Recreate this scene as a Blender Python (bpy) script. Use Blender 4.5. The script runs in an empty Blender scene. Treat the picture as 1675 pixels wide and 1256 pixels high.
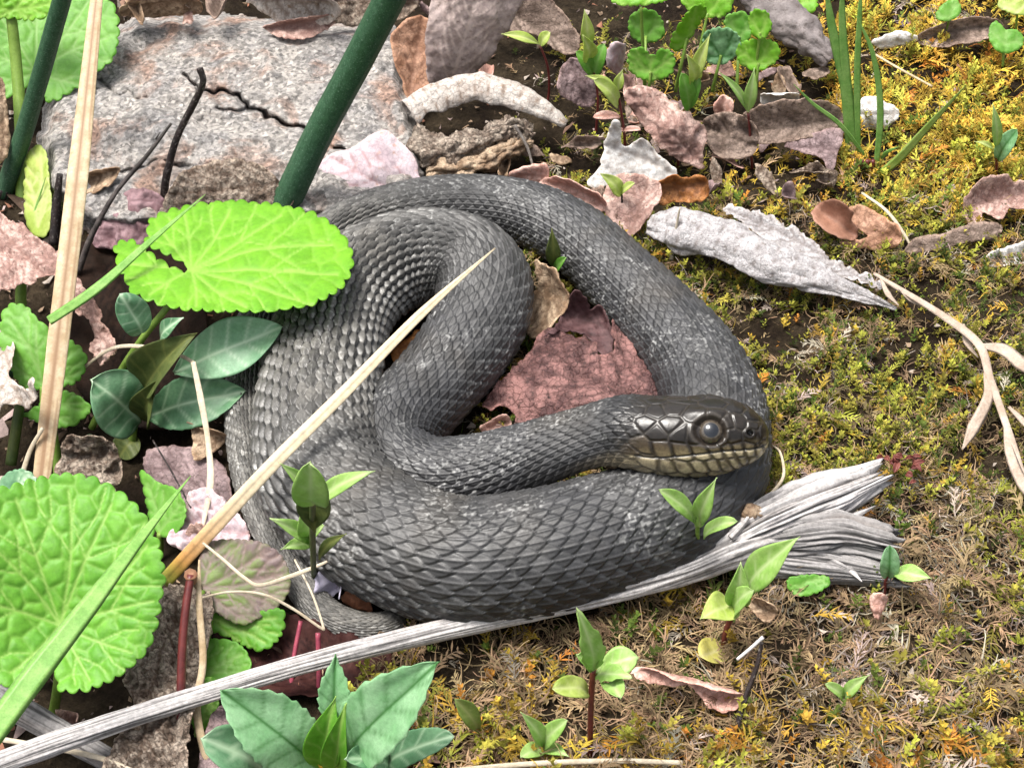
import bpy, math, random
import numpy as np
from mathutils import Vector, Matrix
from mathutils.geometry import delaunay_2d_cdt

random.seed(7)
rng = np.random.default_rng(11)
S = 0.01                      # working unit is the centimetre; meshes are stored in metres
scene = bpy.context.scene

# ------------------------------------------------------------------ camera
PITCH = math.radians(45.0); DIST = 60.0; HFOV = math.radians(34.0)
W0, H0 = 1675.0, 1256.0
FPX = W0 / 2 / math.tan(HFOV / 2)
FWD = np.array([0, math.cos(PITCH), -math.sin(PITCH)])
UPV = np.array([0, math.sin(PITCH), math.cos(PITCH)])
RGT = np.array([1.0, 0, 0])
CAM = -DIST * FWD
cd = bpy.data.cameras.new('camera'); cam = bpy.data.objects.new('camera', cd)
scene.collection.objects.link(cam)
cam.location = Vector(CAM * S); cam.rotation_euler = (math.pi / 2 - PITCH, 0, 0)
cd.sensor_width = 36; cd.lens = 18 / math.tan(HFOV / 2)
cd.clip_start = 0.01; cd.clip_end = 50
cd.dof.use_dof = True; cd.dof.focus_distance = 0.565; cd.dof.aperture_fstop = 210
scene.camera = cam

# ------------------------------------------------------------------ sky, sun, exposure
world = bpy.data.worlds.new('World'); scene.world = world; world.use_nodes = True
wn = world.node_tree.nodes; wl = world.node_tree.links
sky = wn.new('ShaderNodeTexSky'); sky.sky_type = 'NISHITA'; sky.sun_disc = False
SUN_EL, SUN_AZ = 72.0, -75.0          # azimuth from +Y (behind the scene) towards +X
sky.sun_elevation = math.radians(SUN_EL); sky.sun_rotation = math.radians(SUN_AZ)
sky.dust_density = 6.0; sky.air_density = 1.0; sky.ozone_density = 1.0
hs = wn.new('ShaderNodeHueSaturation'); hs.inputs['Saturation'].default_value = 0.30   # thin overcast
wl.new(sky.outputs[0], hs.inputs['Color'])
bg = wn['Background']; bg.inputs['Strength'].default_value = 0.075
wl.new(hs.outputs[0], bg.inputs['Color'])
sl = bpy.data.lights.new('sun', 'SUN'); sl.energy = 1.5; sl.angle = math.radians(24); sl.color = (1.0, 0.96, 0.9)
sun = bpy.data.objects.new('sun', sl); scene.collection.objects.link(sun)
_e, _a = math.radians(SUN_EL), math.radians(SUN_AZ)
_d = Vector((math.cos(_e) * math.sin(_a), math.cos(_e) * math.cos(_a), math.sin(_e)))
sun.rotation_euler = _d.to_track_quat('Z', 'Y').to_euler()
sun.location = _d * 3
scene.view_settings.view_transform = 'Standard'; scene.view_settings.look = 'None'
scene.view_settings.gamma = 1; scene.view_settings.use_curve_mapping = False
scene.view_settings.exposure = 1.75

# ------------------------------------------------------------------ helpers
def ray(px, py):
    return FWD + RGT * ((px - W0 / 2) / FPX) + UPV * ((H0 / 2 - py) / FPX)
def at(px, py, z=0.0):                 # point of the place seen at a pixel, at height z (cm)
    d = ray(px, py); t = (z - CAM[2]) / d[2]; return CAM + d * t
def at_y(px, py, y):                   # same, at distance y
    d = ray(px, py); t = (y - CAM[1]) / d[1]; return CAM + d * t
def at_arr(px, py, z):
    px = np.asarray(px, float); py = np.asarray(py, float); z = np.asarray(z, float)
    d = FWD[None] + RGT[None] * ((px - W0 / 2) / FPX)[:, None] + UPV[None] * ((H0 / 2 - py) / FPX)[:, None]
    t = (z - CAM[2]) / d[:, 2]
    return CAM[None] + d * t[:, None]
def to_px(P):
    v = P - CAM[None]; dep = v @ FWD
    return W0 / 2 + FPX * (v @ RGT) / dep, H0 / 2 - FPX * (v @ UPV) / dep
def nrm(v):
    v = np.asarray(v, float); return v / (np.linalg.norm(v, axis=-1, keepdims=True) + 1e-12)

def _h(ix, iy, iz, seed):
    n = (ix.astype(np.int64) * 374761393 + iy.astype(np.int64) * 668265263 + iz.astype(np.int64) * 2147483647 + seed * 1274126177) & 0xffffffff
    n = ((n ^ (n >> 13)) * 1274126177) & 0xffffffff
    n = (n ^ (n >> 16)) & 0xffff
    return n / 65535.0
def noise(x, y, z=None, seed=0):       # value noise in -1..1
    x = np.asarray(x, float); y = np.asarray(y, float)
    z = np.zeros_like(x) if z is None else np.asarray(z, float)
    xi, yi, zi = np.floor(x), np.floor(y), np.floor(z)
    fx, fy, fz = x - xi, y - yi, z - zi
    fx = fx * fx * (3 - 2 * fx); fy = fy * fy * (3 - 2 * fy); fz = fz * fz * (3 - 2 * fz)
    r = 0
    for dx in (0, 1):
        for dy in (0, 1):
            for dz in (0, 1):
                w = (fx if dx else 1 - fx) * (fy if dy else 1 - fy) * (fz if dz else 1 - fz)
                r = r + w * _h(xi + dx, yi + dy, zi + dz, seed)
    return r * 2 - 1
def fbm(x, y, z=None, seed=0, o=4):
    r = 0; a = 0.5; x = np.asarray(x, float); y = np.asarray(y, float)
    for k in range(o):
        r = r + a * noise(x, y, z, seed + k * 17); x = x * 2.03; y = y * 2.03
        if z is not None: z = np.asarray(z) * 2.03
        a *= 0.5
    return r
def sstep(a, b, x):
    t = np.clip((x - a) / (b - a), 0, 1); return t * t * (3 - 2 * t)

def spline(P, n_per=None, step=None, closed=False):      # Catmull-Rom through rows of P
    P = np.asarray(P, float); N = len(P); out = []
    segs = N if closed else N - 1
    for i in range(segs):
        if closed: p0, p1, p2, p3 = P[(i - 1) % N], P[i], P[(i + 1) % N], P[(i + 2) % N]
        else:
            p1, p2 = P[i], P[i + 1]
            p0 = P[i - 1] if i > 0 else 2 * p1 - p2
            p3 = P[i + 2] if i + 2 < N else 2 * p2 - p1
        m = n_per or max(2, int(np.linalg.norm(p2[:2] - p1[:2]) / step))
        t = np.linspace(0, 1, m, endpoint=False)[:, None]
        out.append(0.5 * (2 * p1 + (p2 - p0) * t + (2 * p0 - 5 * p1 + 4 * p2 - p3) * t ** 2 + (3 * p1 - p0 - 3 * p2 + p3) * t ** 3))
    if not closed: out.append(P[-1:])
    return np.concatenate(out)
def resample(P, step, closed=False):
    Q = np.vstack([P, P[:1]]) if closed else P
    d = np.r_[0, np.cumsum(np.linalg.norm(np.diff(Q, axis=0), axis=1))]
    n = max(4, int(round(d[-1] / step)))
    s = np.linspace(0, d[-1], n, endpoint=not closed)
    return np.stack([np.interp(s, d, Q[:, k]) for k in range(Q.shape[1])], 1)

MATS = {}
def link(o): scene.collection.objects.link(o); return o
def tag(o, label=None, cat=None, group=None, kind=None):
    if label: o['label'] = label
    if cat: o['category'] = cat
    if group: o['group'] = group
    if kind: o['kind'] = kind
    return o
def thing(name, base, label, cat, group=None):
    o = bpy.data.objects.new(name, None); o.empty_display_size = 0.005
    o.location = Vector(np.asarray(base, float) * S); link(o)
    return tag(o, label, cat, group)
def mesh_obj(name, V, F, mat, parent=None, attrs=None, smooth=True, solid=0.0, origin=None):
    """V in cm (world). F: int array (n,3) or (n,4). attrs: name -> (n,) or (n,3)."""
    V = np.asarray(V, float); F = np.asarray(F, np.int64)
    if parent is not None:
        org = np.zeros(3); q = parent
        while q is not None: org = org + np.array(q.location) / S; q = q.parent
    elif origin is not None: org = np.asarray(origin, float)
    else:
        org = V.mean(0); org[2] = V[:, 2].min()
    me = bpy.data.meshes.new(name)
    nv, nf, k = len(V), len(F), F.shape[1]
    me.vertices.add(nv); me.vertices.foreach_set('co', ((V - org) * S).astype(np.float32).ravel())
    me.loops.add(nf * k); me.loops.foreach_set('vertex_index', F.astype(np.int32).ravel())
    me.polygons.add(nf); me.polygons.foreach_set('loop_start', (np.arange(nf) * k).astype(np.int32))
    try: me.polygons.foreach_set('loop_total', np.full(nf, k, np.int32))
    except Exception: pass
    me.update(calc_edges=True)
    if smooth: me.polygons.foreach_set('use_smooth', np.ones(nf, bool))
    for an, av in (attrs or {}).items():
        av = np.asarray(av, np.float32)
        if av.ndim == 1:
            a = me.attributes.new(an, 'FLOAT', 'POINT'); a.data.foreach_set('value', av)
        else:
            a = me.attributes.new(an, 'FLOAT_COLOR', 'POINT')
            a.data.foreach_set('color', np.c_[av, np.ones(nv, np.float32)].astype(np.float32).ravel())
    me.materials.append(mat); me.validate()
    o = bpy.data.objects.new(name, me); link(o)
    if parent is not None: o.parent = parent
    else: o.location = Vector(org * S)
    if solid:
        m = o.modifiers.new('thickness', 'SOLIDIFY'); m.thickness = solid * S; m.offset = -1
    return o
def grid_faces(n, m, wrap=False):       # n rows, m columns
    i = np.arange(n - 1)[:, None]; j = np.arange(m if wrap else m - 1)[None]
    a = i * m + j; b = i * m + (j + 1) % m
    return np.stack([a, b, b + m, a + m], -1).reshape(-1, 4)

# ------------------------------------------------------------------ materials (procedural)
def new_mat(name):
    m = bpy.data.materials.new(name); m.use_nodes = True
    return m, m.node_tree.nodes, m.node_tree.links, m.node_tree.nodes['Principled BSDF']
def _noise(nt, ln, scale, detail=5, rough=0.6, vec=None, dist=0.0):
    n = nt.new('ShaderNodeTexNoise'); n.inputs['Scale'].default_value = scale
    n.inputs['Detail'].default_value = detail; n.inputs['Roughness'].default_value = rough
    n.inputs['Distortion'].default_value = dist
    if vec is not None: ln.new(vec, n.inputs['Vector'])
    return n
def _ramp(nt, ln, src, stops):
    r = nt.new('ShaderNodeValToRGB'); ln.new(src, r.inputs[0])
    e = r.color_ramp.elements
    while len(e) < len(stops): e.new(0.5)
    for k, (p, c) in enumerate(stops):
        e[k].position = p; e[k].color = (c[0], c[1], c[2], 1) if hasattr(c, '__len__') else (c, c, c, 1)
    return r
def _mix(nt, ln, fac, a, b, mode='MIX'):
    m = nt.new('ShaderNodeMix'); m.data_type = 'RGBA'; m.blend_type = mode
    for sock, v in ((m.inputs[0], fac), (m.inputs[6], a), (m.inputs[7], b)):
        if hasattr(v, 'links'): ln.new(v, sock)
        elif hasattr(v, '__len__'): sock.default_value = (v[0], v[1], v[2], 1)
        else: sock.default_value = v
    return m.outputs[2]
def _pos(nt):
    g = nt.new('ShaderNodeNewGeometry'); return g.outputs['Position']
def _bump(nt, ln, height, strength, dist_cm, bsdf):
    b = nt.new('ShaderNodeBump'); b.inputs['Strength'].default_value = strength
    b.inputs['Distance'].default_value = dist_cm * S
    ln.new(height, b.inputs['Height']); ln.new(b.outputs[0], bsdf.inputs['Normal'])
def leaf_mat(name, c1, c2, vein=None, spots=None, scale=1.2, rough=0.6, trans=0.25, bump=0.4, bscale=9.0, spec=0.3, tcol=None, lo=0.38, hi=0.62, net=0.0, nets=4.0, bd=0.05):
    """plant tissue: two colours in patches, vein colour from the 'vein' attribute, optional dark spots"""
    if name in MATS: return MATS[name]
    m, nt, ln, b = new_mat(name); pos = _pos(nt)
    n1 = _noise(nt, ln, scale / S, 6, 0.65, pos)
    r1 = _ramp(nt, ln, n1.outputs[0], [(lo, c1), (hi, c2)])
    col = r1.outputs[0]
    n3 = _noise(nt, ln, scale * 7 / S, 4, 0.7, pos)
    r3 = _ramp(nt, ln, n3.outputs[0], [(0.3, 0.72), (0.7, 1.25)])
    col = _mix(nt, ln, 0.6, col, r3.outputs[0], 'MULTIPLY')
    if spots:
        n2 = _noise(nt, ln, scale * 3.1 / S, 5, 0.6, pos)
        r2 = _ramp(nt, ln, n2.outputs[0], [(0.56, 0.0), (0.70, 1.0)])
        col = _mix(nt, ln, r2.outputs[0], col, spots)
    netv = None
    if net:                             # fine net of veinlets and cracks
        mp = nt.new('ShaderNodeVectorMath'); mp.operation = 'ADD'; nz = _noise(nt, ln, scale * 3 / S, 3, .6, pos)
        sc = nt.new('ShaderNodeVectorMath'); sc.operation = 'SCALE'; sc.inputs['Scale'].default_value = .25 * S; ln.new(nz.outputs['Color'], sc.inputs[0])
        ln.new(pos, mp.inputs[0]); ln.new(sc.outputs[0], mp.inputs[1])
        vo = nt.new('ShaderNodeTexVoronoi'); vo.feature = 'DISTANCE_TO_EDGE'; vo.inputs['Scale'].default_value = nets / S; ln.new(mp.outputs[0], vo.inputs['Vector'])
        rv = _ramp(nt, ln, vo.outputs['Distance'], [(0.0, 1 - net), (0.10, 1.0)]); col = _mix(nt, ln, 1.0, col, rv.outputs[0], 'MULTIPLY'); netv = rv.outputs[0]
        ae = nt.new('ShaderNodeAttribute'); ae.attribute_name = 'edge'
        col = _mix(nt, ln, ae.outputs['Fac'], col, (1.35, 1.3, 1.25), 'MULTIPLY')
    if vein:
        a = nt.new('ShaderNodeAttribute'); a.attribute_name = 'vein'
        col = _mix(nt, ln, a.outputs['Fac'], col, vein)
    ln.new(col, b.inputs['Base Color'])
    b.inputs['Roughness'].default_value = rough; b.inputs['Specular IOR Level'].default_value = spec
    nb = _noise(nt, ln, bscale / S, 5, 0.65, pos)
    hgt = nb.outputs[0]
    if netv is not None: hgt = _mix(nt, ln, .45, nb.outputs[0], netv)
    _bump(nt, ln, hgt, bump, bd, b)
    if trans:
        t = nt.new('ShaderNodeBsdfTranslucent'); mx = nt.new('ShaderNodeMixShader'); mx.inputs[0].default_value = trans
        if tcol: ln.new(_mix(nt, ln, 0.75, col, tcol), t.inputs['Color'])
        else: ln.new(col, t.inputs['Color'])
        out = nt['Material Output']
        ln.new(b.outputs[0], mx.inputs[1]); ln.new(t.outputs[0], mx.inputs[2]); ln.new(mx.outputs[0], out.inputs['Surface'])
    MATS[name] = m; return m
def attr_mat(name, rough=0.6, spec=0.3, grain=0.3, gscale=6.0, trans=0.0, bump=0.2, bd=0.02):
    """colour stored per vertex in 'Col' plus fine grain"""
    m, nt, ln, b = new_mat(name); pos = _pos(nt)
    a = nt.new('ShaderNodeAttribute'); a.attribute_name = 'Col'
    n = _noise(nt, ln, gscale / S, 5, 0.7, pos)
    r = _ramp(nt, ln, n.outputs[0], [(0.3, 1 - grain), (0.7, 1 + grain)])
    col = _mix(nt, ln, 1.0, a.outputs['Color'], r.outputs[0], 'MULTIPLY')
    ln.new(col, b.inputs['Base Color']); b.inputs['Roughness'].default_value = rough
    b.inputs['Specular IOR Level'].default_value = spec
    if bump:
        nb = _noise(nt, ln, gscale * 3 / S, 3, 0.6, pos); _bump(nt, ln, nb.outputs[0], bump, bd, b)
    if trans:
        t = nt.new('ShaderNodeBsdfTranslucent'); mx = nt.new('ShaderNodeMixShader'); mx.inputs[0].default_value = trans
        ln.new(col, t.inputs['Color']); ln.new(b.outputs[0], mx.inputs[1]); ln.new(t.outputs[0], mx.inputs[2])
        ln.new(mx.outputs[0], nt['Material Output'].inputs['Surface'])
    return m

# ------------------------------------------------------------------ generic builders
def tps(ctrl, px, py):                  # smooth height field through control points (pixel, pixel, z)
    C = np.asarray(ctrl, float); X = C[:, :2] / 100.0; n = len(C)
    U = lambda r2: 0.5 * r2 * np.log(r2 + 1e-9)
    K = U(((X[:, None] - X[None]) ** 2).sum(-1)); P = np.c_[np.ones(n), X]
    A = np.zeros((n + 3, n + 3)); A[:n, :n] = K + np.eye(n) * 1e-4; A[:n, n:] = P; A[n:, :n] = P.T
    w = np.linalg.lstsq(A, np.r_[C[:, 2], 0, 0, 0], rcond=None)[0]
    q = np.stack([px, py], 1) / 100.0
    k = U(((q[:, None] - X[None]) ** 2).sum(-1))
    return k @ w[:n] + w[n] + q @ w[n + 1:]
def dist_poly(Q, P, closed=False):      # distance of points Q to polyline P
    A = P; B = np.roll(P, -1, 0)
    if not closed: A, B = A[:-1], B[:-1]
    d = np.full(len(Q), 1e9)
    for a, b in zip(A, B):
        ab = b - a; t = np.clip(((Q - a) @ ab) / (ab @ ab + 1e-12), 0, 1)
        d = np.minimum(d, ((Q - a - t[:, None] * ab) ** 2).sum(1))
    return np.sqrt(d)
def inside(Q, P):
    x, y = Q[:, 0], Q[:, 1]; c = np.zeros(len(Q), bool)
    x1, y1 = P[:, 0], P[:, 1]; x2, y2 = np.roll(x1, -1), np.roll(y1, -1)
    for a, b, e, f in zip(x1, y1, x2, y2):
        if b == f: continue
        c ^= ((b > y) != (f > y)) & (x < (e - a) * (y - b) / (f - b) + a)
    return c
def poly_mesh(out, h, seed=0):          # fill an outline (pixels) with an even triangle mesh
    lo, hi = out.min(0), out.max(0)
    gx = np.arange(lo[0], hi[0], h); gy = np.arange(lo[1], hi[1], h * 0.87)
    X, Y = np.meshgrid(gx, gy); X = X + (np.arange(len(gy)) % 2)[:, None] * h / 2
    r = np.random.default_rng(seed)
    Q = np.stack([X.ravel(), Y.ravel()], 1); Q = Q + r.uniform(-.15, .15, Q.shape) * h
    Q = Q[inside(Q, out)]
    if len(Q): Q = Q[dist_poly(Q, out, True) > 0.55 * h]
    n = len(out); allp = np.vstack([out, Q])
    res = delaunay_2d_cdt([Vector((float(a), float(b))) for a, b in allp], [], [list(range(n))], 1, 1e-5)
    V = np.array([[v.x, v.y] for v in res[0]]); F = np.array([f for f in res[2] if len(f) == 3])
    a, b, c = V[F[:, 0]], V[F[:, 1]], V[F[:, 2]]
    cr = (b[:, 0] - a[:, 0]) * (c[:, 1] - a[:, 1]) - (b[:, 1] - a[:, 1]) * (c[:, 0] - a[:, 0])
    F[cr > 0] = F[cr > 0][:, ::-1]      # pixel y runs down: faces towards the viewer
    return V, F
def outline_of(pts, smooth=True, step=4, scallop=None, jag=None, seed=0):
    P = np.asarray(pts, float)
    P = spline(P, n_per=8, closed=True) if smooth else P
    P = resample(P, step, True)
    if scallop or jag:
        T = np.roll(P, -1, 0) - np.roll(P, 1, 0); N = nrm(np.stack([T[:, 1], -T[:, 0]], 1))
        if ((P[:, 0] * np.roll(P[:, 1], -1) - np.roll(P[:, 0], -1) * P[:, 1]).sum()) < 0: N = -N
        s = np.arange(len(P)) * step
        if scallop:
            amp, per = scallop; L = len(P) * step; k = max(3, round(L / per))
            ph = s / L * k + 0.25 * np.sin(s / L * 2 * math.pi * 5 + seed)
            P = P + N * (np.abs(np.sin(math.pi * ph))[:, None] ** .62 - .6) * amp * (1 + 0.3 * noise(s / 40., s * 0, seed=seed)[:, None])
        if jag:
            amp, per = jag
            P = P + N * (fbm(s / per, s * 0 + seed * 3.3, seed=seed, o=3) * 2 * amp)[:, None]
    return P
def pinnate(base, tip, n=6, ang=45, spread=60, curve=0.0, w=2.2, lw=1.5, start=.06, end=.92):
    """midrib plus paired side veins (pixel space)"""
    b = np.array(base, float); t = np.array(tip, float); d = t - b; L = np.linalg.norm(d); d /= L; nn = np.array([-d[1], d[0]])
    mid = np.array([b + d * L * f + nn * curve * L * math.sin(math.pi * f) for f in np.linspace(0, 1, 12)])
    vs = [(mid, w)]
    for k in range(n):
        f = start + (end - start) * k / n
        p = b + d * L * f + nn * curve * L * math.sin(math.pi * f)
        for sgn in (-1, 1):
            a = math.radians(ang); q = []
            for g in np.linspace(0, 1, 6):
                aa = a * (1 - 0.35 * g); q.append(p + (d * math.cos(aa) + nn * sgn * math.sin(aa)) * spread * g)
            vs.append((np.array(q), lw))
    return vs
def leaf(name, pts, ctrl, mat, parent=None, smooth=True, scallop=None, jag=None, h=4.5, veins=None, vh=0.03, bulge=0.0,
         ripple=0.0, rscale=30.0, cells=None, curl=0.0, curlw=14.0, thick=0.03, seed=1, label=None, cat=None, group=None, crumple=0.0, cscale=26.0, fold=0.0, cup=0.0):
    out = outline_of(pts, smooth, h * (.5 if scallop else .8), scallop, jag, seed)
    V, F = poly_mesh(out, h, seed)
    z = tps(ctrl, V[:, 0], V[:, 1]) if hasattr(ctrl, '__len__') else np.full(len(V), float(ctrl))
    vein = np.zeros(len(V)); off = np.zeros(len(V)); dmin = np.full(len(V), 60.0)
    for poly, w in (veins or []):
        d = dist_poly(V, np.asarray(poly, float)); vein = np.maximum(vein, np.exp(-(d / (w * 1.25)) ** 2)); dmin = np.minimum(dmin, d)
    if cells:
        r = np.random.default_rng(seed + 5); lo, hi = V.min(0), V.max(0)
        ns = max(8, int((hi - lo).prod() / cells ** 2)); sd = r.uniform(lo, hi, (ns, 2))
        for _ in range(3):              # relax the cells so they are even
            own = ((V[:, None] - sd[None]) ** 2).sum(-1).argmin(1)
            for q in range(ns):
                if (own == q).any(): sd[q] = V[own == q].mean(0)
        dd = np.sqrt(((V[:, None] - sd[None]) ** 2).sum(-1)); dd.sort(axis=1)
        e = (dd[:, 1] - dd[:, 0]) * .5 + 1.2 * np.abs(noise(V[:, 0] / 9, V[:, 1] / 9, seed=seed))
        vein = np.maximum(vein, 0.42 * np.exp(-(e / 2.0) ** 2)); dmin = np.minimum(dmin, e * 1.2)
    off -= vh * vein
    if bulge: off += bulge * (1 - np.exp(-(dmin / 6.5) ** 2))
    if ripple: off += ripple * fbm(V[:, 0] / rscale + seed * 7.7, V[:, 1] / rscale, seed=seed, o=3) * 2
    if crumple:
        off += crumple * (1 - 2 * np.abs(fbm(V[:, 0] / cscale + seed, V[:, 1] / cscale, seed=seed + 3, o=4) * 1.6))
    if curl:
        d = dist_poly(V, out, True); wv = 0.6 + 0.8 * noise(V[:, 0] / 45., V[:, 1] / 45., seed=seed + 9)
        off += curl * np.exp(-(d / curlw) ** 1.5) * wv
    if fold and veins: off -= fold * np.exp(-dist_poly(V, np.asarray(veins[0][0], float)) / 13.0)
    if cup and veins:
        dm = dist_poly(V, np.asarray(veins[0][0], float)); off += cup * (dm / (dm.max() + 1e-6)) ** 1.8
    edge = np.exp(-(dist_poly(V, out, True) / 3.0) ** 2)
    P = at_arr(V[:, 0], V[:, 1], z)
    a, b, c = P[F[:, 0]], P[F[:, 1]], P[F[:, 2]]
    fn = np.cross(b - a, c - a); N = np.zeros_like(P)
    for k in range(3): np.add.at(N, F[:, k], fn)
    N = nrm(N); P = P + N * off[:, None]
    P[:, 2] = np.maximum(P[:, 2], ground_z(P[:, 0], P[:, 1]) + 0.04)
    o = mesh_obj(name, P, F, mat, parent, {'vein': vein, 'edge': edge}, True, thick)
    return tag(o, label, cat, group)
def frames(P, hint):
    T = nrm(np.gradient(P, axis=0)); hint = np.broadcast_to(np.asarray(hint, float), P.shape)
    Sd = nrm(np.cross(T, hint)); N = np.cross(Sd, T); return T, Sd, N
def sweep(name, P, w, t, mat, parent=None, hint=(0, -.7, .7), prof=None, sides=10, attrs=None, bumps=0.0, bscale=2.0, seed=0, smooth=True, label=None, cat=None, group=None, twist=0.0):
    """closed profile swept along 3-D points P; w/t half width and half thickness (cm)"""
    P = np.asarray(P, float); n = len(P)
    w = np.interp(np.linspace(0, 1, n), np.linspace(0, 1, len(np.atleast_1d(w))), np.atleast_1d(w).astype(float))
    t = np.interp(np.linspace(0, 1, n), np.linspace(0, 1, len(np.atleast_1d(t))), np.atleast_1d(t).astype(float))
    if prof is None:
        a = np.linspace(0, 2 * math.pi, sides, endpoint=False); prof = np.stack([np.cos(a), np.sin(a)], 1)
    prof = np.asarray(prof, float); m = len(prof)
    T, Sd, N = frames(P, hint)
    if twist:
        a = np.linspace(0, twist, n)[:, None]; Sd, N = Sd * np.cos(a) + N * np.sin(a), N * np.cos(a) - Sd * np.sin(a)
    V = P[:, None] + Sd[:, None] * (prof[None, :, :1] * w[:, None, None]) + N[:, None] * (prof[None, :, 1:] * t[:, None, None])
    if bumps:
        s = np.r_[0, np.cumsum(np.linalg.norm(np.diff(P, axis=0), axis=1))]
        k = fbm((s[:, None] + np.zeros(m)[None]).ravel() / bscale, (np.arange(m)[None] * .9 + np.zeros(n)[:, None]).ravel(), seed=seed).reshape(n, m)
        V = V + (V - P[:, None]) * (k * bumps * 2)[..., None]
    V = np.vstack([V.reshape(-1, 3), P[:1], P[-1:]])
    F = grid_faces(n, m, True)
    j = np.arange(m); c0 = np.full(m, n * m); c1 = c0 + 1
    cap0 = np.stack([c0, (j + 1) % m, j, j], 1); cap1 = np.stack([c1, (n - 1) * m + j, (n - 1) * m + (j + 1) % m, (n - 1) * m + j], 1)
    tri = np.vstack([F[:, [0, 1, 2]], F[:, [0, 2, 3]], cap0[:, :3], cap1[:, :3]])
    at2 = {}
    if attrs:
        for k, f in attrs.items():
            val = f(np.linspace(0, 1, n)[:, None] + np.zeros(m)[None], np.arange(m)[None] / m + np.zeros(n)[:, None])
            val = val.reshape(n * m, -1); val = np.vstack([val, val[:1], val[-1:]])
            at2[k] = val[:, 0] if val.shape[1] == 1 else val
    o = mesh_obj(name, V, tri[:, ::-1], mat, parent, at2, smooth)
    return tag(o, label, cat, group)
def path_px(pts, step=6, per=None):     # (px,py,z) control points -> smooth 3-D path in cm
    C = np.array([at(*p[:3]) for p in pts]); return spline(C, n_per=per or 8)
def path_up(pts, base_z=0.0, lean=0.15): # upright stem: first point on the ground, the rest above it
    b = at(pts[0][0], pts[0][1], base_z); out = [b]
    for p in pts[1:]:
        y = b[1]
        for _ in range(4):
            q = at_y(p[0], p[1], y); y = b[1] + lean * (q[2] - b[2])
        out.append(q)
    return np.array(out)
RIB = []
for k in range(24):
    a = 2 * math.pi * k / 24; RIB.append((math.cos(a), math.sin(a) * (1 + .35 * (k % 2))))
BLADE = [(-1, .1), (-.5, .55), (0, -.1), (.5, .55), (1, .1), (.5, -.55), (0, -1.0), (-.5, -.55)]
def blade_leaf(name, base, tip, w, mat, parent, shape='lance', bend=0.12, cup=0.25, n=28, m=13, teeth=0.0, nteeth=9, face=None, side=0.0, nv=5, vh=0.012, seed=0, thick=0.02, stalk=0.0):
    """leaf blade from base to tip (3-D, cm), half width w; midrib crease, side veins, optional teeth"""
    base = np.asarray(base, float); tip = np.asarray(tip, float); d = tip - base; L = np.linalg.norm(d); d = d / L
    view = nrm(CAM - (base + tip) / 2); f = np.array(face, float) if face is not None else view * .6 + np.array([0, 0, .6])
    Sd = nrm(np.cross(d, f)); N = np.cross(Sd, d)
    u = np.linspace(0, 1, n); v = np.linspace(-1, 1, m)
    if shape == 'lance': wd = np.clip(np.sin(math.pi * u ** 1.05), 0, 1) ** 1.15
    elif shape == 'ellip': wd = np.clip(np.sin(math.pi * u ** 1.12), 0, 1) ** .72
    elif shape == 'oval': wd = np.sqrt(np.clip(1 - (2 * u - 1) ** 2, 0, 1)) * (0.9 + .2 * u)
    elif shape == 'spoon': wd = np.clip(np.sin(math.pi * np.clip(u, 0, 1) ** 1.7), 0, 1) ** .8
    elif shape == 'ovate': wd = np.clip(np.sin(math.pi * u ** .78), 0, 1) ** .9
    wd = np.maximum(wd, .06 * (u < .5)); wd[-1] = .01
    if stalk: wd = np.where(u < stalk, .10, wd)
    U, Vv = np.meshgrid(u, v, indexing='ij'); Wd = wd[:, None] + 0 * Vv
    if teeth: Wd = Wd + (np.abs(Vv) > .99) * teeth * (((U * nteeth) % 1) - .35) * (U > .15) * (U < .97)
    X = Vv * Wd * w; r = np.random.default_rng(seed); ph = r.uniform(0, 6)
    lat = ((U * nv - np.abs(Vv) * .9) % 1.0); lat = np.minimum(lat, 1 - lat)
    vein = np.maximum(np.exp(-(Vv * Wd * w / .06) ** 2), .65 * np.exp(-(lat / .08) ** 2) * (np.abs(Vv) < .92))
    off = cup * w * (np.abs(Vv) ** 1.4) * Wd + bend * L * (-(2 * U - 1) ** 2 + 1) + .07 * w * np.sin(U * 9 + ph + Vv * 2) + .05 * w * noise(U * 5 + ph, Vv * 2.5, seed=seed) - vh * vein
    P = base + d * (U * L)[..., None] + Sd * (X + side * L * np.sin(math.pi * U))[..., None] + N * off[..., None]
    o = mesh_obj(name, P.reshape(-1, 3), grid_faces(n, m)[:, ::-1], mat, parent, {'vein': vein.ravel()}, True, thick)
    return o
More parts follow.
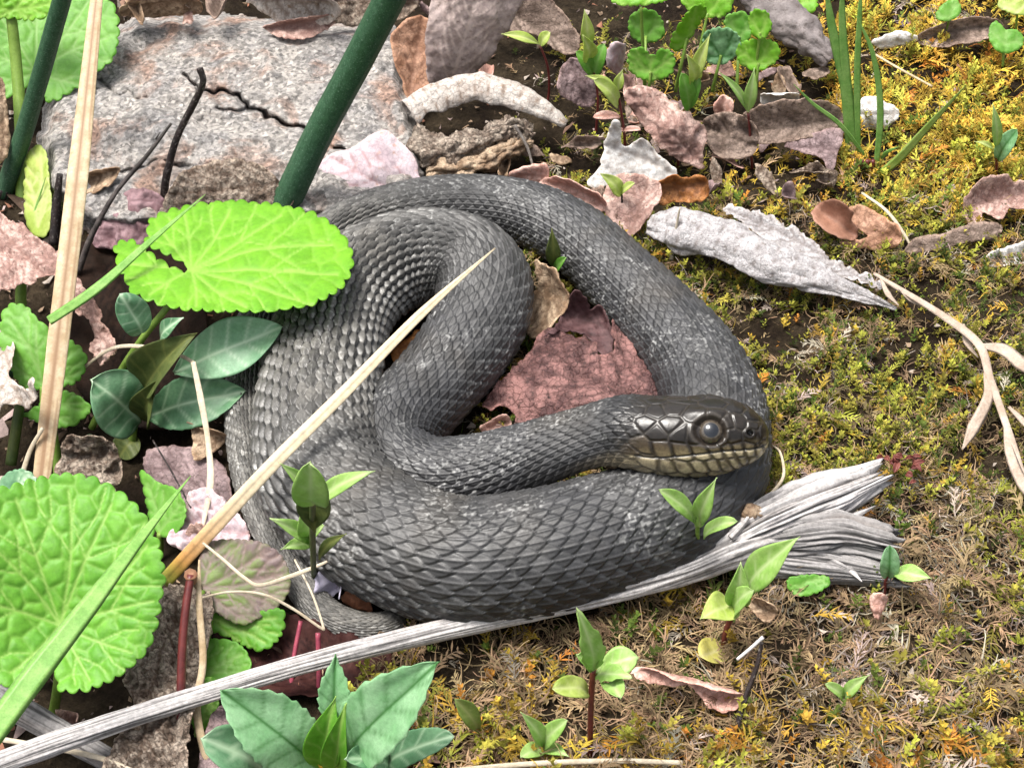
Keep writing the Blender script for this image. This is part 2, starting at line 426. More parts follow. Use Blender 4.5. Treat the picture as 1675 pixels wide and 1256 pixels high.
# ------------------------------------------------------------------ ground
SNAKE = [  # px, py, centre height, radius (cm), from snout to tail tip
 (1257, 714, 4.35, 1.0), (1195, 713, 4.35, 1.1), (1130, 712, 4.3, 1.15), (1065, 711, 4.1, 1.15), (1005, 710, 3.75, 1.06), (935, 727, 3.1, 1.04), (855, 752, 2.4, 1.10),
 (775, 774, 1.9, 1.18), (700, 780, 1.6, 1.26), (646, 752, 1.5, 1.36), (650, 700, 1.5, 1.43), (702, 640, 1.6, 1.42), (752, 580, 1.75, 1.50), (786, 520, 1.85, 1.58),
 (790, 466, 1.95, 1.64), (760, 432, 2.0, 1.70), (702, 422, 2.0, 1.74), (636, 436, 2.0, 1.78), (576, 478, 2.0, 1.82), (541, 538, 2.0, 1.88), (527, 610, 2.0, 1.92),
 (517, 695, 2.0, 1.95), (528, 785, 1.95, 1.95), (588, 852, 1.9, 1.91), (666, 896, 1.9, 1.90), (760, 920, 1.9, 1.92), (870, 908, 1.9, 1.90), (980, 880, 1.85, 1.86),
 (1080, 846, 1.8, 1.82), (1150, 790, 1.75, 1.78), (1168, 720, 1.7, 1.72), (1164, 655, 1.65, 1.62), (1131, 585, 1.5, 1.52), (1074, 517, 1.4, 1.40), (1008, 450, 1.3, 1.31),
 (938, 388, 1.2, 1.27), (860, 350, 1.15, 1.20), (770, 337, 1.1, 1.15), (680, 343, 1.1, 1.11), (590, 368, 1.05, 1.06), (510, 420, 1.0, 1.01), (452, 490, 0.95, 0.97),
 (424, 570, .92, .93), (414, 650, .88, .89), (415, 730, .82, .82), (428, 805, .74, .74), (452, 875, .62, .62), (484, 940, .5, .50), (526, 998, .46, .46), (580, 1024, .44, .43), (628, 1024, .42, .40), (660, 1008, .42, .36)]
_C = np.array([np.r_[at(a, b, z), r] for a, b, z, r in SNAKE])
_C[:, 2] = np.maximum(_C[:, 2], _C[:, 3] * .93)
SP = spline(_C, n_per=14)                          # dense path x,y,z,r
BODY_XY = SP[60:, :2][::5]; BODY_R = SP[60:, 3][::5]
def ground_z(x, y):
    x = np.asarray(x, float); y = np.asarray(y, float)
    z = 0.22 * fbm(x / 5.0, y / 5.0, seed=3, o=3) + 0.10 * fbm(x / 1.3, y / 1.3, seed=5, o=3)
    z = z - 1.3 * sstep(-9.3, -12.5, x) * sstep(9, 5, y) * sstep(-40, -12, y)        # hollow with stems on the left
    z = z + 0.9 * sstep(9, 20, x) * sstep(-16, -2, y)                                 # mossy bank on the right
    z = z + 1.2 * sstep(14, 32, y)
    far = sstep(28, 120, np.hypot(x, y)); z = z + far * 5 * fbm(x / 60., y / 60., seed=8, o=2)
    if x.size < 4000:
        d = np.full(x.shape, 9.0)
        for (a, b), r in zip(BODY_XY, BODY_R): d = np.minimum(d, np.hypot(x - a, y - b) - r)
    else:
        d = np.full(x.shape, 9.0); near = (np.abs(x) < 14) & (np.abs(y) < 14); xs, ys = x[near], y[near]; dn = np.full(xs.shape, 9.0)
        for (a, b), r in zip(BODY_XY, BODY_R): dn = np.minimum(dn, np.hypot(xs - a, ys - b) - r)
        d[near] = dn
    k = sstep(1.6, 0.0, d)                                                            # the coil presses the ground flat
    return z * (1 - k) + k * np.minimum(z * 0.2 - 0.05, 0)
def build_ground():
    n = 230; t = np.linspace(-1, 1, n)
    ax = 27 * t + 273 * np.sign(t) * np.abs(t) ** 9; ay = ax
    X, Y = np.meshgrid(ax, ay); x, y = X.ravel(), Y.ravel()
    V = np.stack([x, y, ground_z(x, y)], 1)
    m, nt, ln, b = new_mat('soil'); pos = _pos(nt)
    n1 = _noise(nt, ln, 0.5 / S, 7, .65, pos); n2 = _noise(nt, ln, 5 / S, 6, .7, pos)
    r1 = _ramp(nt, ln, n1.outputs[0], [(.35, (.014, .009, .006)), (.5, (.028, .020, .012)), (.68, (.065, .048, .03))])
    r2 = _ramp(nt, ln, n2.outputs[0], [(.3, .45), (.7, 1.5)])
    ln.new(_mix(nt, ln, 1.0, r1.outputs[0], r2.outputs[0], 'MULTIPLY'), b.inputs['Base Color'])
    b.inputs['Roughness'].default_value = .9; b.inputs['Specular IOR Level'].default_value = .08
    n3 = _noise(nt, ln, 7 / S, 8, .7, pos); _bump(nt, ln, n3.outputs[0], 1.0, .25, b)
    o = mesh_obj('ground', V, grid_faces(n, n), m, origin=(0, 0, 0)); tag(o, 'brown soil under the moss and leaf litter', None, None, 'structure')
build_ground()

# ------------------------------------------------------------------ snake
def build_snake():
    NR = 27; SPAN = math.radians(128)
    s = np.r_[0, np.cumsum(np.linalg.norm(np.diff(SP[:, :3], axis=0), axis=1))]
    Ltot = s[-1]; HEAD = 4.95
    rs = SP[:, 3]; Ls = 0.21 + 0.205 * rs
    # ring positions: dense over the head, then 12 per scale
    ph = np.r_[0, np.cumsum(np.diff(s) / (.5 * (Ls[1:] + Ls[:-1])))]
    rings_head = np.concatenate([HEAD * 1.0 * np.linspace(0, 1, 230) ** 1.25])
    p_end = np.interp(HEAD, s, ph); rb = np.interp(np.arange(p_end + 1 / 12., ph[-1], 1 / 12.), ph, s)
    sr = np.r_[rings_head, rb]; n = len(sr)
    C = np.stack([np.interp(sr, s, SP[:, k]) for k in range(3)], 1)
    for _ in range(6): C[1:-1] = .25 * C[:-2] + .5 * C[1:-1] + .25 * C[2:]
    R = np.interp(sr, s, rs); PH = np.interp(sr, s, ph); Lr = np.interp(sr, s, Ls)
    # round the tail tip
    tl = np.clip((Ltot - sr) / 0.45, 0, 1); R = R * np.sqrt(np.clip(1 - (1 - tl) ** 2, 0.0004, 1))
    T = nrm(np.gradient(C, axis=0)); Z = np.array([0, 0, 1.0])
    B = nrm(np.cross(np.broadcast_to(Z, T.shape), T)); U = np.cross(T, B)
    roll = math.radians(23) * sstep(10.5, 5.0, sr)[:, None]
    U, B = U * np.cos(roll) - B * np.sin(roll), B * np.cos(roll) + U * np.sin(roll)
    # angular samples: NR rows x 10 over the back, the rest the belly
    th = np.r_[np.linspace(-SPAN, SPAN, NR * 10 + 1), np.linspace(SPAN, 2 * math.pi - SPAN, 26)[1:-1]]; m = len(th)
    q = np.r_[np.linspace(-.5, NR - .5, NR * 10 + 1), np.full(24, -9.0)]
    TH, _ = np.meshgrid(th, sr); Q = np.broadcast_to(q, TH.shape); SS = np.broadcast_to(sr[:, None], TH.shape); P = np.broadcast_to(PH[:, None], TH.shape)
    # cross section
    ct, st = np.cos(TH), np.sin(TH)
    hU = np.ones_like(sr) * .97; hD = np.ones_like(sr) * .86; wB = np.ones_like(sr) * 1.03
    u = sr / HEAD
    ku = [0, .004, .012, .03, .07, .14, .23, .34, .46, .6, .75, .9, 1.0, 1.15]
    tU = [.02, .18, .30, .44, .66, .92, 1.08, 1.10, 1.10, 1.12, 1.14, 1.10, 1.04, 1.02]
    tD = [.02, .18, .30, .44, .62, .84, 1.04, 1.18, 1.22, 1.20, 1.10, .98, .92, .90]
    tB = [.02, .20, .34, .52, .74, .92, 1.02, 1.10, 1.20, 1.28, 1.26, 1.18, 1.10, 1.06]
    hk = sstep(1.15, .95, u)
    aU = np.interp(u, ku, tU) * hk + hU * R * (1 - hk); aD = np.interp(u, ku, tD) * hk + hD * R * (1 - hk); aB = np.interp(u, ku, tB) * hk + wB * R * (1 - hk)
    vert = np.where(ct > 0, aU[:, None], aD[:, None]); ex = (2.0 + .5 * hk)[:, None]
    rad = 1.0 / ((np.abs(ct) / vert) ** ex + (np.abs(st) / aB[:, None]) ** ex) ** (1 / ex)
    # ---- body scales: overlapping keeled lances, tips towards the tail
    gap = .05 + 0.36 * sstep(.15, .8, .8 * fbm(SS / 6, TH * .5, seed=4) + .95 * np.exp(-((SS - 30.0) / 7) ** 2) + .55 * sstep(66, 76, SS))
    seamd = np.zeros(TH.shape); best = np.full(TH.shape, 0.0); sid = np.zeros(TH.shape); rim = np.zeros(TH.shape); keel = np.zeros(TH.shape)
    thk = (0.035 + 0.058 * R)[:, None]
    jf = np.floor(Q)
    for dj in (0, 1):
        j = jf + dj; v = Q - j; offj = .5 * (np.mod(j, 2))
        for di in (0, 1):
            i = np.floor(P - offj) - di; uu = P - offj - i
            wdt = (.94 - gap) * (1 - np.abs((uu - .56) / .68) ** 1.75)
            mm = wdt - np.abs(v); ok = (mm > 0) & (j >= 0) & (j < NR) & (uu < 1.22)
            kk = np.exp(-(v / .11) ** 2) * np.sin(np.clip(uu, 0, 1.2) / 1.24 * math.pi)
            hgt = thk * ((.40 + .62 * uu) * (.35 + .65 * sstep(0, .30, mm)) + .22 * kk)
            hgt = np.where(ok, hgt, 0); win = hgt > best
            best = np.where(win, hgt, best)
            sid = np.where(win, _h(i, j, i * 0, 5), sid); rim = np.where(win, (1 - sstep(.02, .20, mm)) * sstep(.35, .8, uu), rim); keel = np.where(win, kk, keel); seamd = np.where(win, (1 - sstep(.03, .17, mm)) * (1 - sstep(.45, .95, uu)), seamd)
    skin = (best <= 0) & (Q > -5)
    # belly scutes
    bel = Q < -5; fr = np.mod(P, 1); best = np.where(bel, .02 * fr, best)
    # ---- colours of the body
    base = np.array([.022, .022, .0235]); lightc = np.array([.075, .074, .073]); brown = np.array([.033, .027, .020])
    mot = sstep(-.15, .45, fbm(SS / 1.6, TH * 1.1, seed=21))
    band = sstep(.1, .55, fbm(SS / 3.2, TH * .35, seed=33))
    var = (.62 + .85 * sid ** 1.4)[..., None]
    col = (base * (1 - mot[..., None] * .45) + lightc * mot[..., None] * .32) * var
    col = col * (1 - .55 * band[..., None]) + brown * var * .55 * band[..., None]
    pale = (.75 * np.exp(-((SS - 31.0) / 7.5) ** 2) + .75 * sstep(68, 78, SS))[..., None]      # dusty paler stretch of back, and the tail
    col = col * (1 - pale * .75) + np.array([.150, .142, .126]) * var * pale * .75
    fl = sstep(.66, .82, noise(SS * 13, TH * R[:, None] * 13, seed=9) * .5 + .5) * sstep(.0, .4, fbm(SS / 2.2, TH * 1.2, seed=41) + .15)
    col = col + fl[..., None] * np.array([.13, .13, .125]) * (.4 + sid[..., None])
    col = col * (1 + .8 * rim[..., None]) + (.05 + .05 * fbm(SS / 3., TH, seed=77)[..., None] + .06 * np.exp(-((SS - 44.0) / 8) ** 2)[..., None]) * rim[..., None]
    col = col * (1 - .80 * seamd[..., None])
    col = np.where(skin[..., None], np.array([.005, .005, .0055]), col)
    flank = sstep(2.0, 2.25, np.abs(np.where(TH > math.pi, TH - 2 * math.pi, TH)))
    col = np.where(bel[..., None], np.array([.22, .19, .14]) * (.6 + .5 * fr[..., None]), col)
    # ---- head plates: Voronoi cells around hand-placed seeds (zoomed pixel of the head study)
    topx = [(0, 42), (40, 60), (95, 85), (200, 110), (360, 140), (500, 190), (760, 95), (900, 100), (1100, 130), (1250, 150), (1400, 215), (1500, 290), (1560, 370), (1575, 420)]
    def zz(x, y):
        px, py = 960 + x / 5.234, 630 + y / 5.234; uu = np.clip((1258 - px) / 250., 0.01, 1.2); k = 50.7
        yc = 713; rr = np.interp(uu, ku, tU) if py < yc else np.interp(uu, ku, tD)
        return uu, math.radians(66) + math.asin(max(-.98, min(.98, (py - yc) / (rr * k))))
    DK, MD, CR, TN = (.008, .006, .0045), (.012, .009, .0065), (.32, .27, .17), (.050, .036, .021)
    seeds = []
    def sd(x, y, c, w=1.0): uu, t = zz(x, y); seeds.append((uu, t, c, w))
    for x, y in ((860, 130), (620, 150), (1120, 175), (1260, 215), (1390, 290)): sd(x, y, DK)          # crown, supraocular, internasal
    for x, y in ((800, 235), (960, 275), (675, 265), (790, 375), (610, 365), (530, 270), (860, 430), (700, 430), (1120, 285)): sd(x, y, MD)
    for x, y in ((1290, 315), (1410, 350), (1400, 425), (1230, 440), (1195, 330), (1500, 400), (1555, 470), (1130, 470), (960, 440)): sd(x, y, MD)
    for x, y in ((590, 510), (730, 540), (870, 565), (1000, 575), (1110, 565), (1205, 555), (1290, 545), (1390, 535), (1490, 520)): sd(x, y, TN)
    for x, y in ((620, 640), (740, 680), (870, 695), (990, 695), (1090, 690), (1190, 680), (1275, 655), (1350, 625), (1415, 605), (1480, 585)): sd(x, y, CR)
    for x, y in ((480, 560), (400, 500), (480, 640), (560, 690), (380, 610), (420, 690), (660, 725), (800, 735), (960, 742), (1100, 735)): sd(x, y, CR if y > 600 else TN)
    for x, y in ((450, 440), (520, 420), (470, 340), (400, 400), (420, 300), (460, 230), (360, 330), (340, 240), (380, 180), (520, 200)): sd(x, y, MD)
    sdU = np.array([a[0] for a in seeds]) * HEAD; sdT = np.array([a[1] for a in seeds]); sdC = np.array([a[2] for a in seeds])
    nh = int((sr < HEAD * .98).sum()); hu = SS[:nh]; ht = np.where(TH[:nh] > math.pi, TH[:nh] - 2 * math.pi, TH[:nh]); at_ = np.abs(ht)
    rr = rad[:nh]; f1 = np.full(hu.shape, 9.0); f2 = f1.copy(); idx = np.zeros(hu.shape, int)
    for k in range(len(seeds)):
        d = np.hypot(hu + .42 * np.maximum(at_ - 1.3, 0) * rr - sdU[k] - .42 * max(sdT[k] - 1.3, 0) * 1.05, (at_ - sdT[k]) * rr * 1.05)
        c = d < f1; f2 = np.where(c, f1, np.minimum(f2, d)); idx = np.where(c, k, idx); f1 = np.where(c, d, f1)
    e = (f2 - f1) * .5
    mouth = np.interp(hu / HEAD, [0, .06, .15, .3, .5, .68, .8], np.radians([96, 94, 92, 92, 97, 101, 99]))
    md = (at_ - mouth) * rr                                        # signed distance below the mouth line
    hcol = sdC[idx] * (.8 + .45 * _h(idx, idx * 0, idx * 0, 3))[..., None]
    up_lab = (md < 0) & (md > -.55) & (hu / HEAD < .75) & (hu / HEAD > .02)
    g = np.where(up_lab, sstep(-.42, -.05, md), 0)[..., None]
    hcol = hcol * (1 - g) + (np.array([.15, .118, .066]) * g)
    low = (md >= 0)
    hcol = np.where(low[..., None], np.array(CR) * (.75 + .5 * _h(idx, idx * 0, idx * 0, 7))[..., None], hcol)
    bars = np.where(low | up_lab, sstep(.10, .02, e), 0) * np.where(low, .85, .9); bars = np.maximum(bars, np.where(low, .55 * sstep(.05, .4, fbm(hu * 2.2, at_ * 3, seed=6)), 0))
    hcol = hcol * (1 - bars[..., None]) + np.array([.010, .007, .005]) * bars[..., None]
    seam = np.where(low | up_lab, 0, sstep(.030, .008, e)); hcol = hcol * (1 - seam[..., None]) + np.array([.030, .024, .017]) * seam[..., None] * .8
    ml = np.exp(-(md / .035) ** 2) * (hu / HEAD < .78) * (hu > .02); hcol = hcol * (1 - .92 * ml[..., None])
    hh = .032 * sstep(0, .07, e) - .07 * ml
    # orbit, brow, nostril
    eu, et = zz(1065, 402); eU = eu * HEAD
    de = np.hypot(hu - eU, (at_ - et) * rr); EYE_R = .46
    hh = hh - .16 * sstep(.50, .34, de) + .025 * np.exp(-((de - .53) / .08) ** 2) + .10 * np.exp(-((at_ - et + .52) * rr / .16) ** 2) * np.exp(-((hu - eU) / .55) ** 2)
    hcol = np.where((de < .52)[..., None], np.array([.016, .012, .009]), hcol)
    ringc = np.exp(-((de - .50) / .045) ** 2)[..., None]; hcol = hcol * (1 - .6 * ringc) + np.array([.06, .05, .04]) * .6 * ringc
    nu, ntt = zz(1375, 408); dn = np.hypot(hu - nu * HEAD, (at_ - ntt) * rr)
    hh = hh - .14 * sstep(.11, .04, dn) + .03 * np.exp(-((dn - .15) / .05) ** 2); hcol = np.where((dn < .09)[..., None], np.array([.004, .004, .004]), hcol)
    back = sstep(.70, .92, hu / HEAD + .10 * np.cos(at_ * 1.0) * 0)[..., None]
    bl = best[:nh]; cl = col[:nh].copy()
    cl = cl * (1 - .45 * (1 - sstep(.8, 1.4, hu / HEAD))[..., None])
    best[:nh] = hh * (1 - back[..., 0]) + bl * back[..., 0]
    col[:nh] = hcol * (1 - back) + cl * back
    # throat and lower neck sides lighter, fading into grey
    nk = (np.exp(-((SS - 4.6) / 1.6) ** 2) * sstep(1.55, 2.0, np.abs(np.where(TH > math.pi, TH - 2 * math.pi, TH))))[..., None]
    col = col * (1 - nk * .7) + np.array([.13, .105, .065]) * nk * .7
    rad = rad + best
    V = C[:, None] + U[:, None] * (rad * ct)[..., None] + B[:, None] * (rad * st)[..., None]
    V = V.reshape(-1, 3); V = np.vstack([V, C[:1], C[-1:]]); colf = np.vstack([col.reshape(-1, 3), col[0, :1], col[-1, :1]])
    F = grid_faces(n, m, True); jj = np.arange(m)
    tri = np.vstack([F[:, [0, 1, 2]], F[:, [0, 2, 3]], np.stack([np.full(m, n * m), (jj + 1) % m, jj], 1), np.stack([np.full(m, n * m + 1), (n - 1) * m + jj, (n - 1) * m + (jj + 1) % m], 1)])
    mt, nt, ln, b = new_mat('snake_skin'); pos = _pos(nt)
    a = nt.new('ShaderNodeAttribute'); a.attribute_name = 'Col'
    n1 = _noise(nt, ln, 9 / S, 6, .7, pos); r1 = _ramp(nt, ln, n1.outputs[0], [(.3, .6), (.72, 1.5)])
    ln.new(_mix(nt, ln, 1.0, a.outputs['Color'], r1.outputs[0], 'MULTIPLY'), b.inputs['Base Color'])
    n2 = _noise(nt, ln, 3 / S, 4, .6, pos); r2 = _ramp(nt, ln, n2.outputs[0], [(.3, .40), (.7, .62)]); ga = nt.new('ShaderNodeAttribute'); ga.attribute_name = 'gloss'; ln.new(_mix(nt, ln, ga.outputs['Fac'], r2.outputs[0], (.30, .30, .30)), b.inputs['Roughness'])
    b.inputs['Specular IOR Level'].default_value = .5
    n3 = _noise(nt, ln, 14 / S, 3, .6, pos); _bump(nt, ln, n3.outputs[0], .25, .02, b)
    root = thing('snake', C[n // 2] * [1, 1, 0], 'dark grey keel-scaled snake lying coiled with its brown head resting on its body', 'snake')
    gl = np.r_[np.repeat(sstep(5.6, 4.2, sr), m), 1, 0]; mesh_obj('body', V, tri, mt, root, {'Col': colf, 'gloss': gl})
    # eyes
    k = int(np.argmin(np.abs(sr - eU)))
    for sg in (1, -1):
        dirn = U[k] * math.cos(et) + B[k] * math.sin(et) * sg
        jx = int(np.argmin(np.abs(np.where(th > math.pi, th - 2 * math.pi, th) - et * sg)))
        c = C[k] + dirn * (rad[k, jx] - .46 * .58)
        ax = nrm(dirn + .10 * U[k] - .05 * T[k]); s1 = nrm(np.cross(ax, T[k])); s2 = np.cross(ax, s1)
        A = np.linspace(0, math.pi, 40); Bq = np.linspace(0, 2 * math.pi, 48, endpoint=False)
        AA, BB = np.meshgrid(A, Bq, indexing='ij')
        D = ax * np.cos(AA)[..., None] + (s1 * np.cos(BB)[..., None] + s2 * np.sin(BB)[..., None]) * np.sin(AA)[..., None]
        Ve = c + D.reshape(-1, 3) * .46
        aa = AA.ravel(); pu = sstep(.56, .50, aa)[:, None]; ed = sstep(.78, .95, aa)[:, None]
        ir = np.array([.060, .048, .036]) * (1 + .35 * noise(aa * 4, BB.ravel() * 6, seed=2))[:, None]; ir = ir + np.exp(-((aa - .50) / .05) ** 2)[:, None] * np.array([.07, .06, .045])
        ce = ir * (1 - pu) + np.array([.006, .008, .012]) * pu; ce = ce * (1 - ed) + np.array([.02, .016, .012]) * ed
        if 'eye' not in MATS:
            em, ent, eln, eb = new_mat('eye'); ea = ent.new('ShaderNodeAttribute'); ea.attribute_name = 'Col'
            eln.new(ea.outputs['Color'], eb.inputs['Base Color']); eb.inputs['Roughness'].default_value = .08
            eb.inputs['Coat Weight'].default_value = .3; eb.inputs['Coat Roughness'].default_value = .02; eb.inputs['Specular IOR Level'].default_value = .7
            MATS['eye'] = em
        mesh_obj('eye', Ve, grid_faces(40, 48, True), MATS['eye'], root, {'Col': ce})
build_snake()
# ------------------------------------------------------------------ rock
def build_rock():
    pts = [(60, 210), (78, 150), (130, 95), (185, 40), (260, 22), (380, 18), (520, 30), (640, 40), (672, 90), (668, 150), (690, 210), (700, 290), (640, 345), (520, 370), (400, 380), (280, 385), (170, 380), (85, 330)]
    out = outline_of(pts, True, 4, None, (5, 22), 3); V, F = poly_mesh(out, 3.2, 3)
    d = dist_poly(V, out, True)
    x, y = V[:, 0], V[:, 1]
    z = 0.5 + 1.1 * sstep(0, 26, d) + 0.5 * sstep(380, 150, y)
    z += .38 * fbm(x / 90, y / 70, seed=12, o=3) + .20 * fbm(x / 26, y / 20, seed=13, o=4)
    q = fbm(x / 60 + 4, y / 45, seed=15, o=2); z += .22 * np.floor(q * 7) / 7.0            # broken ledges
    crk = [((326, 152), (356, 148), (384, 156), (408, 176), (440, 190), (470, 206), (505, 214), (560, 247), (580, 262)), ((300, 120), (312, 140), (326, 152)), ((408, 176), (380, 184), (352, 176)), ((200, 285), (260, 262), (310, 275)), ((150, 120), (185, 150), (240, 160))]
    for k, c in enumerate(crk):
        dc = dist_poly(V + np.stack([6 * noise(x / 14, y / 14, seed=2), 6 * noise(x / 14, y / 14, seed=5)], 1), np.array(c, float))
        z -= (.7, .45, .25, .2, .2)[k] * np.exp(-(dc / (2.6, 2.2, 2.2, 2.2, 2.2)[k]) ** 2)
    z = np.where(d < 3, -.8, z)
    P = at_arr(x, y, np.maximum(z, 0.05)); P[:, 2] = z
    m, nt, ln, b = new_mat('rock'); pos = _pos(nt)
    n1 = _noise(nt, ln, .45 / S, 8, .7, pos); r1 = _ramp(nt, ln, n1.outputs[0], [(.3, (.19, .185, .185)), (.42, (.33, .31, .295)), (.55, (.43, .395, .36)), (.7, (.29, .28, .28))])
    n2 = _noise(nt, ln, .38 / S, 5, .6, pos, .6); w2 = _ramp(nt, ln, n2.outputs[0], [(.52, 0.0), (.64, .8)])
    col = _mix(nt, ln, w2.outputs[0], r1.outputs[0], (.34, .20, .14))
    n3 = _noise(nt, ln, 3.5 / S, 9, .8, pos); r3 = _ramp(nt, ln, n3.outputs[0], [(.33, .22), (.45, .85), (.55, 1.1), (.66, 1.7)])
    col = _mix(nt, ln, 1.0, col, r3.outputs[0], 'MULTIPLY')
    vo = nt.new('ShaderNodeTexVoronoi'); vo.inputs['Scale'].default_value = 7 / S; ln.new(pos, vo.inputs['Vector'])
    rv = _ramp(nt, ln, vo.outputs['Color'], [(.15, .45), (.5, 1.0), (.85, 1.6)]); col = _mix(nt, ln, .85, col, rv.outputs[0], 'MULTIPLY')
    ln.new(col, b.inputs['Base Color']); b.inputs['Roughness'].default_value = .75
    n4 = _noise(nt, ln, 3.2 / S, 9, .75, pos); _bump(nt, ln, n4.outputs[0], 1.0, .35, b)
    MATS['rock'] = m
    o = mesh_obj('rock', P, F, m, None, None, True); tag(o, 'flat cracked grey and pink rock slab behind the coiled snake', 'rock')
build_rock()

def dist_body(x, y):
    d = np.full(len(x), 9.0)
    for (a, b), r in zip(SP[40:, :2][::4], SP[40:, 3][::4]): d = np.minimum(d, np.hypot(x - a, y - b) - r * .85)
    return d

# ------------------------------------------------------------------ moss (countless sprigs, joined)
def kite(p, d, up, L, w):               # one small leaf: two folded triangles
    sd = nrm(np.cross(d, up)); a = p; b = p + d * L * .45 + sd * w + up * w * .35; c = p + d * L - up * L * .12; e = p + d * L * .45 - sd * w + up * w * .35
    return [a, b, c, e], [(0, 1, 2), (0, 2, 3)]
def tmpl_feather(seed):
    r = np.random.default_rng(seed); V, F = [], []
    n = 9; pts = []
    for k in range(n + 1):
        f = k / n; pts.append(np.array([f, .10 * math.sin(f * 3 + seed) , .10 + .22 * math.sin(f * 2.2 + .3) - .20 * f * f]))
    for k in range(n):
        a, b = pts[k], pts[k + 1]; w = .020 * (1 - .6 * k / n); o = len(V); sdv = np.array([0, w, 0])
        V += [a - sdv, a + sdv, b + sdv * .8, b - sdv * .8]; F += [(o, o + 1, o + 2), (o, o + 2, o + 3)]
        d0 = nrm(b - a)
        for sg in (-1, 1):
            d = nrm(d0 * (.7 + .3 * r.random()) + np.array([0, sg, 0]) * r.uniform(.35, 1.15) + np.array([0, 0, r.uniform(-.25, .45)]))
            L = (.30 * (1 - .6 * k / n) + .05) * r.uniform(.45, 1.35); o = len(V)
            v, f = kite(a + (b - a) * r.random(), d, np.array([0, 0, 1.0]), L, .026); V += v; F += [tuple(i + o for i in t) for t in f]
    return np.array(V), np.array(F)
def tmpl_shoot(seed):
    r = np.random.default_rng(seed); V, F = [], []
    n = 17; lean = r.uniform(-.4, .4, 2)
    for k in range(n):
        f = k / n; p = np.array([lean[0] * f * f, lean[1] * f * f, .75 * f]); a = k * 2.4 + r.uniform(-.3, .3)
        d = nrm(np.array([math.cos(a), math.sin(a), .35 + 1.1 * f])); o = len(V)
        v, ff = kite(p, d, nrm(np.array([-math.cos(a) * .5, -math.sin(a) * .5, 1])), .27 * (1 - .45 * f), .060 * (1 - .3 * f)); V += v; F += [tuple(i + o for i in t) for t in ff]
    return np.array(V), np.array(F)
def tmpl_tangle(seed):
    r = np.random.default_rng(seed); V, F = [], []
    for s in range(5):
        p = r.uniform(-.35, .35, 3) * [1, 1, .3] + [0, 0, .1]; a = r.uniform(0, 6.3); cv = r.uniform(-1, 1); el = r.uniform(-.1, .7)
        w = .022; prev = None
        for k in range(6):
            d = np.array([math.cos(a) * math.cos(el), math.sin(a) * math.cos(el), math.sin(el)]); sdv = nrm(np.cross(d, [0, 0, 1.0])) * w * (1 - k / 7.5)
            o = len(V); V += [p - sdv, p + sdv]
            if k: F += [(o - 2, o - 1, o + 1), (o - 2, o + 1, o)]
            p = p + d * .13; a += cv * .5 + r.uniform(-.3, .3); el += r.uniform(-.45, .3)
    return np.array(V), np.array(F)
def scatter(templates, pos, size, col, tilt, seed):
    r = np.random.default_rng(seed); VV, FF, CC = [], [], []; off = 0
    pick = r.integers(0, len(templates), len(pos))
    for k, (tv, tf) in enumerate(templates):
        ix = np.where(pick == k)[0]; n = len(ix)
        if not n: continue
        a = r.uniform(0, 2 * math.pi, n); tx, ty = r.normal(0, tilt, n), r.normal(0, tilt, n)
        ca, sa = np.cos(a), np.sin(a); v = tv[None] * size[ix][:, None, None] * r.uniform(.85, 1.15, (n, 1, 3))
        x = v[..., 0] * ca[:, None] - v[..., 1] * sa[:, None]; y = v[..., 0] * sa[:, None] + v[..., 1] * ca[:, None]; z = v[..., 2] + x * tx[:, None] + y * ty[:, None]
        VV.append((np.stack([x, y, z], -1) + pos[ix][:, None]).reshape(-1, 3))
        FF.append((tf[None] + (np.arange(n) * len(tv))[:, None, None] + off).reshape(-1, 3)); off += n * len(tv)
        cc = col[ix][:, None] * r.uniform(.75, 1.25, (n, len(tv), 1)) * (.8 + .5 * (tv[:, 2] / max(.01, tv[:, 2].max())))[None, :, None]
        CC.append(cc.reshape(-1, 3))
    return np.vstack(VV), np.vstack(FF), np.vstack(CC)
def moss_cover(px, py):                 # where moss grows
    m = sstep(800, 900, px) * sstep(30, 90, py)
    m = np.maximum(m, sstep(690, 820, px) * sstep(1010, 1080, py)); m = np.maximum(m, sstep(880, 1000, px + (py - 300) * .4))
    m = m * (1 - sstep(90, 10, py) * sstep(1400, 1250, px))
    m = m * (1 - .72 * sstep(1400, 1330, px) * sstep(350, 310, py) * sstep(780, 840, px))          # leaf litter behind the snake
    return m
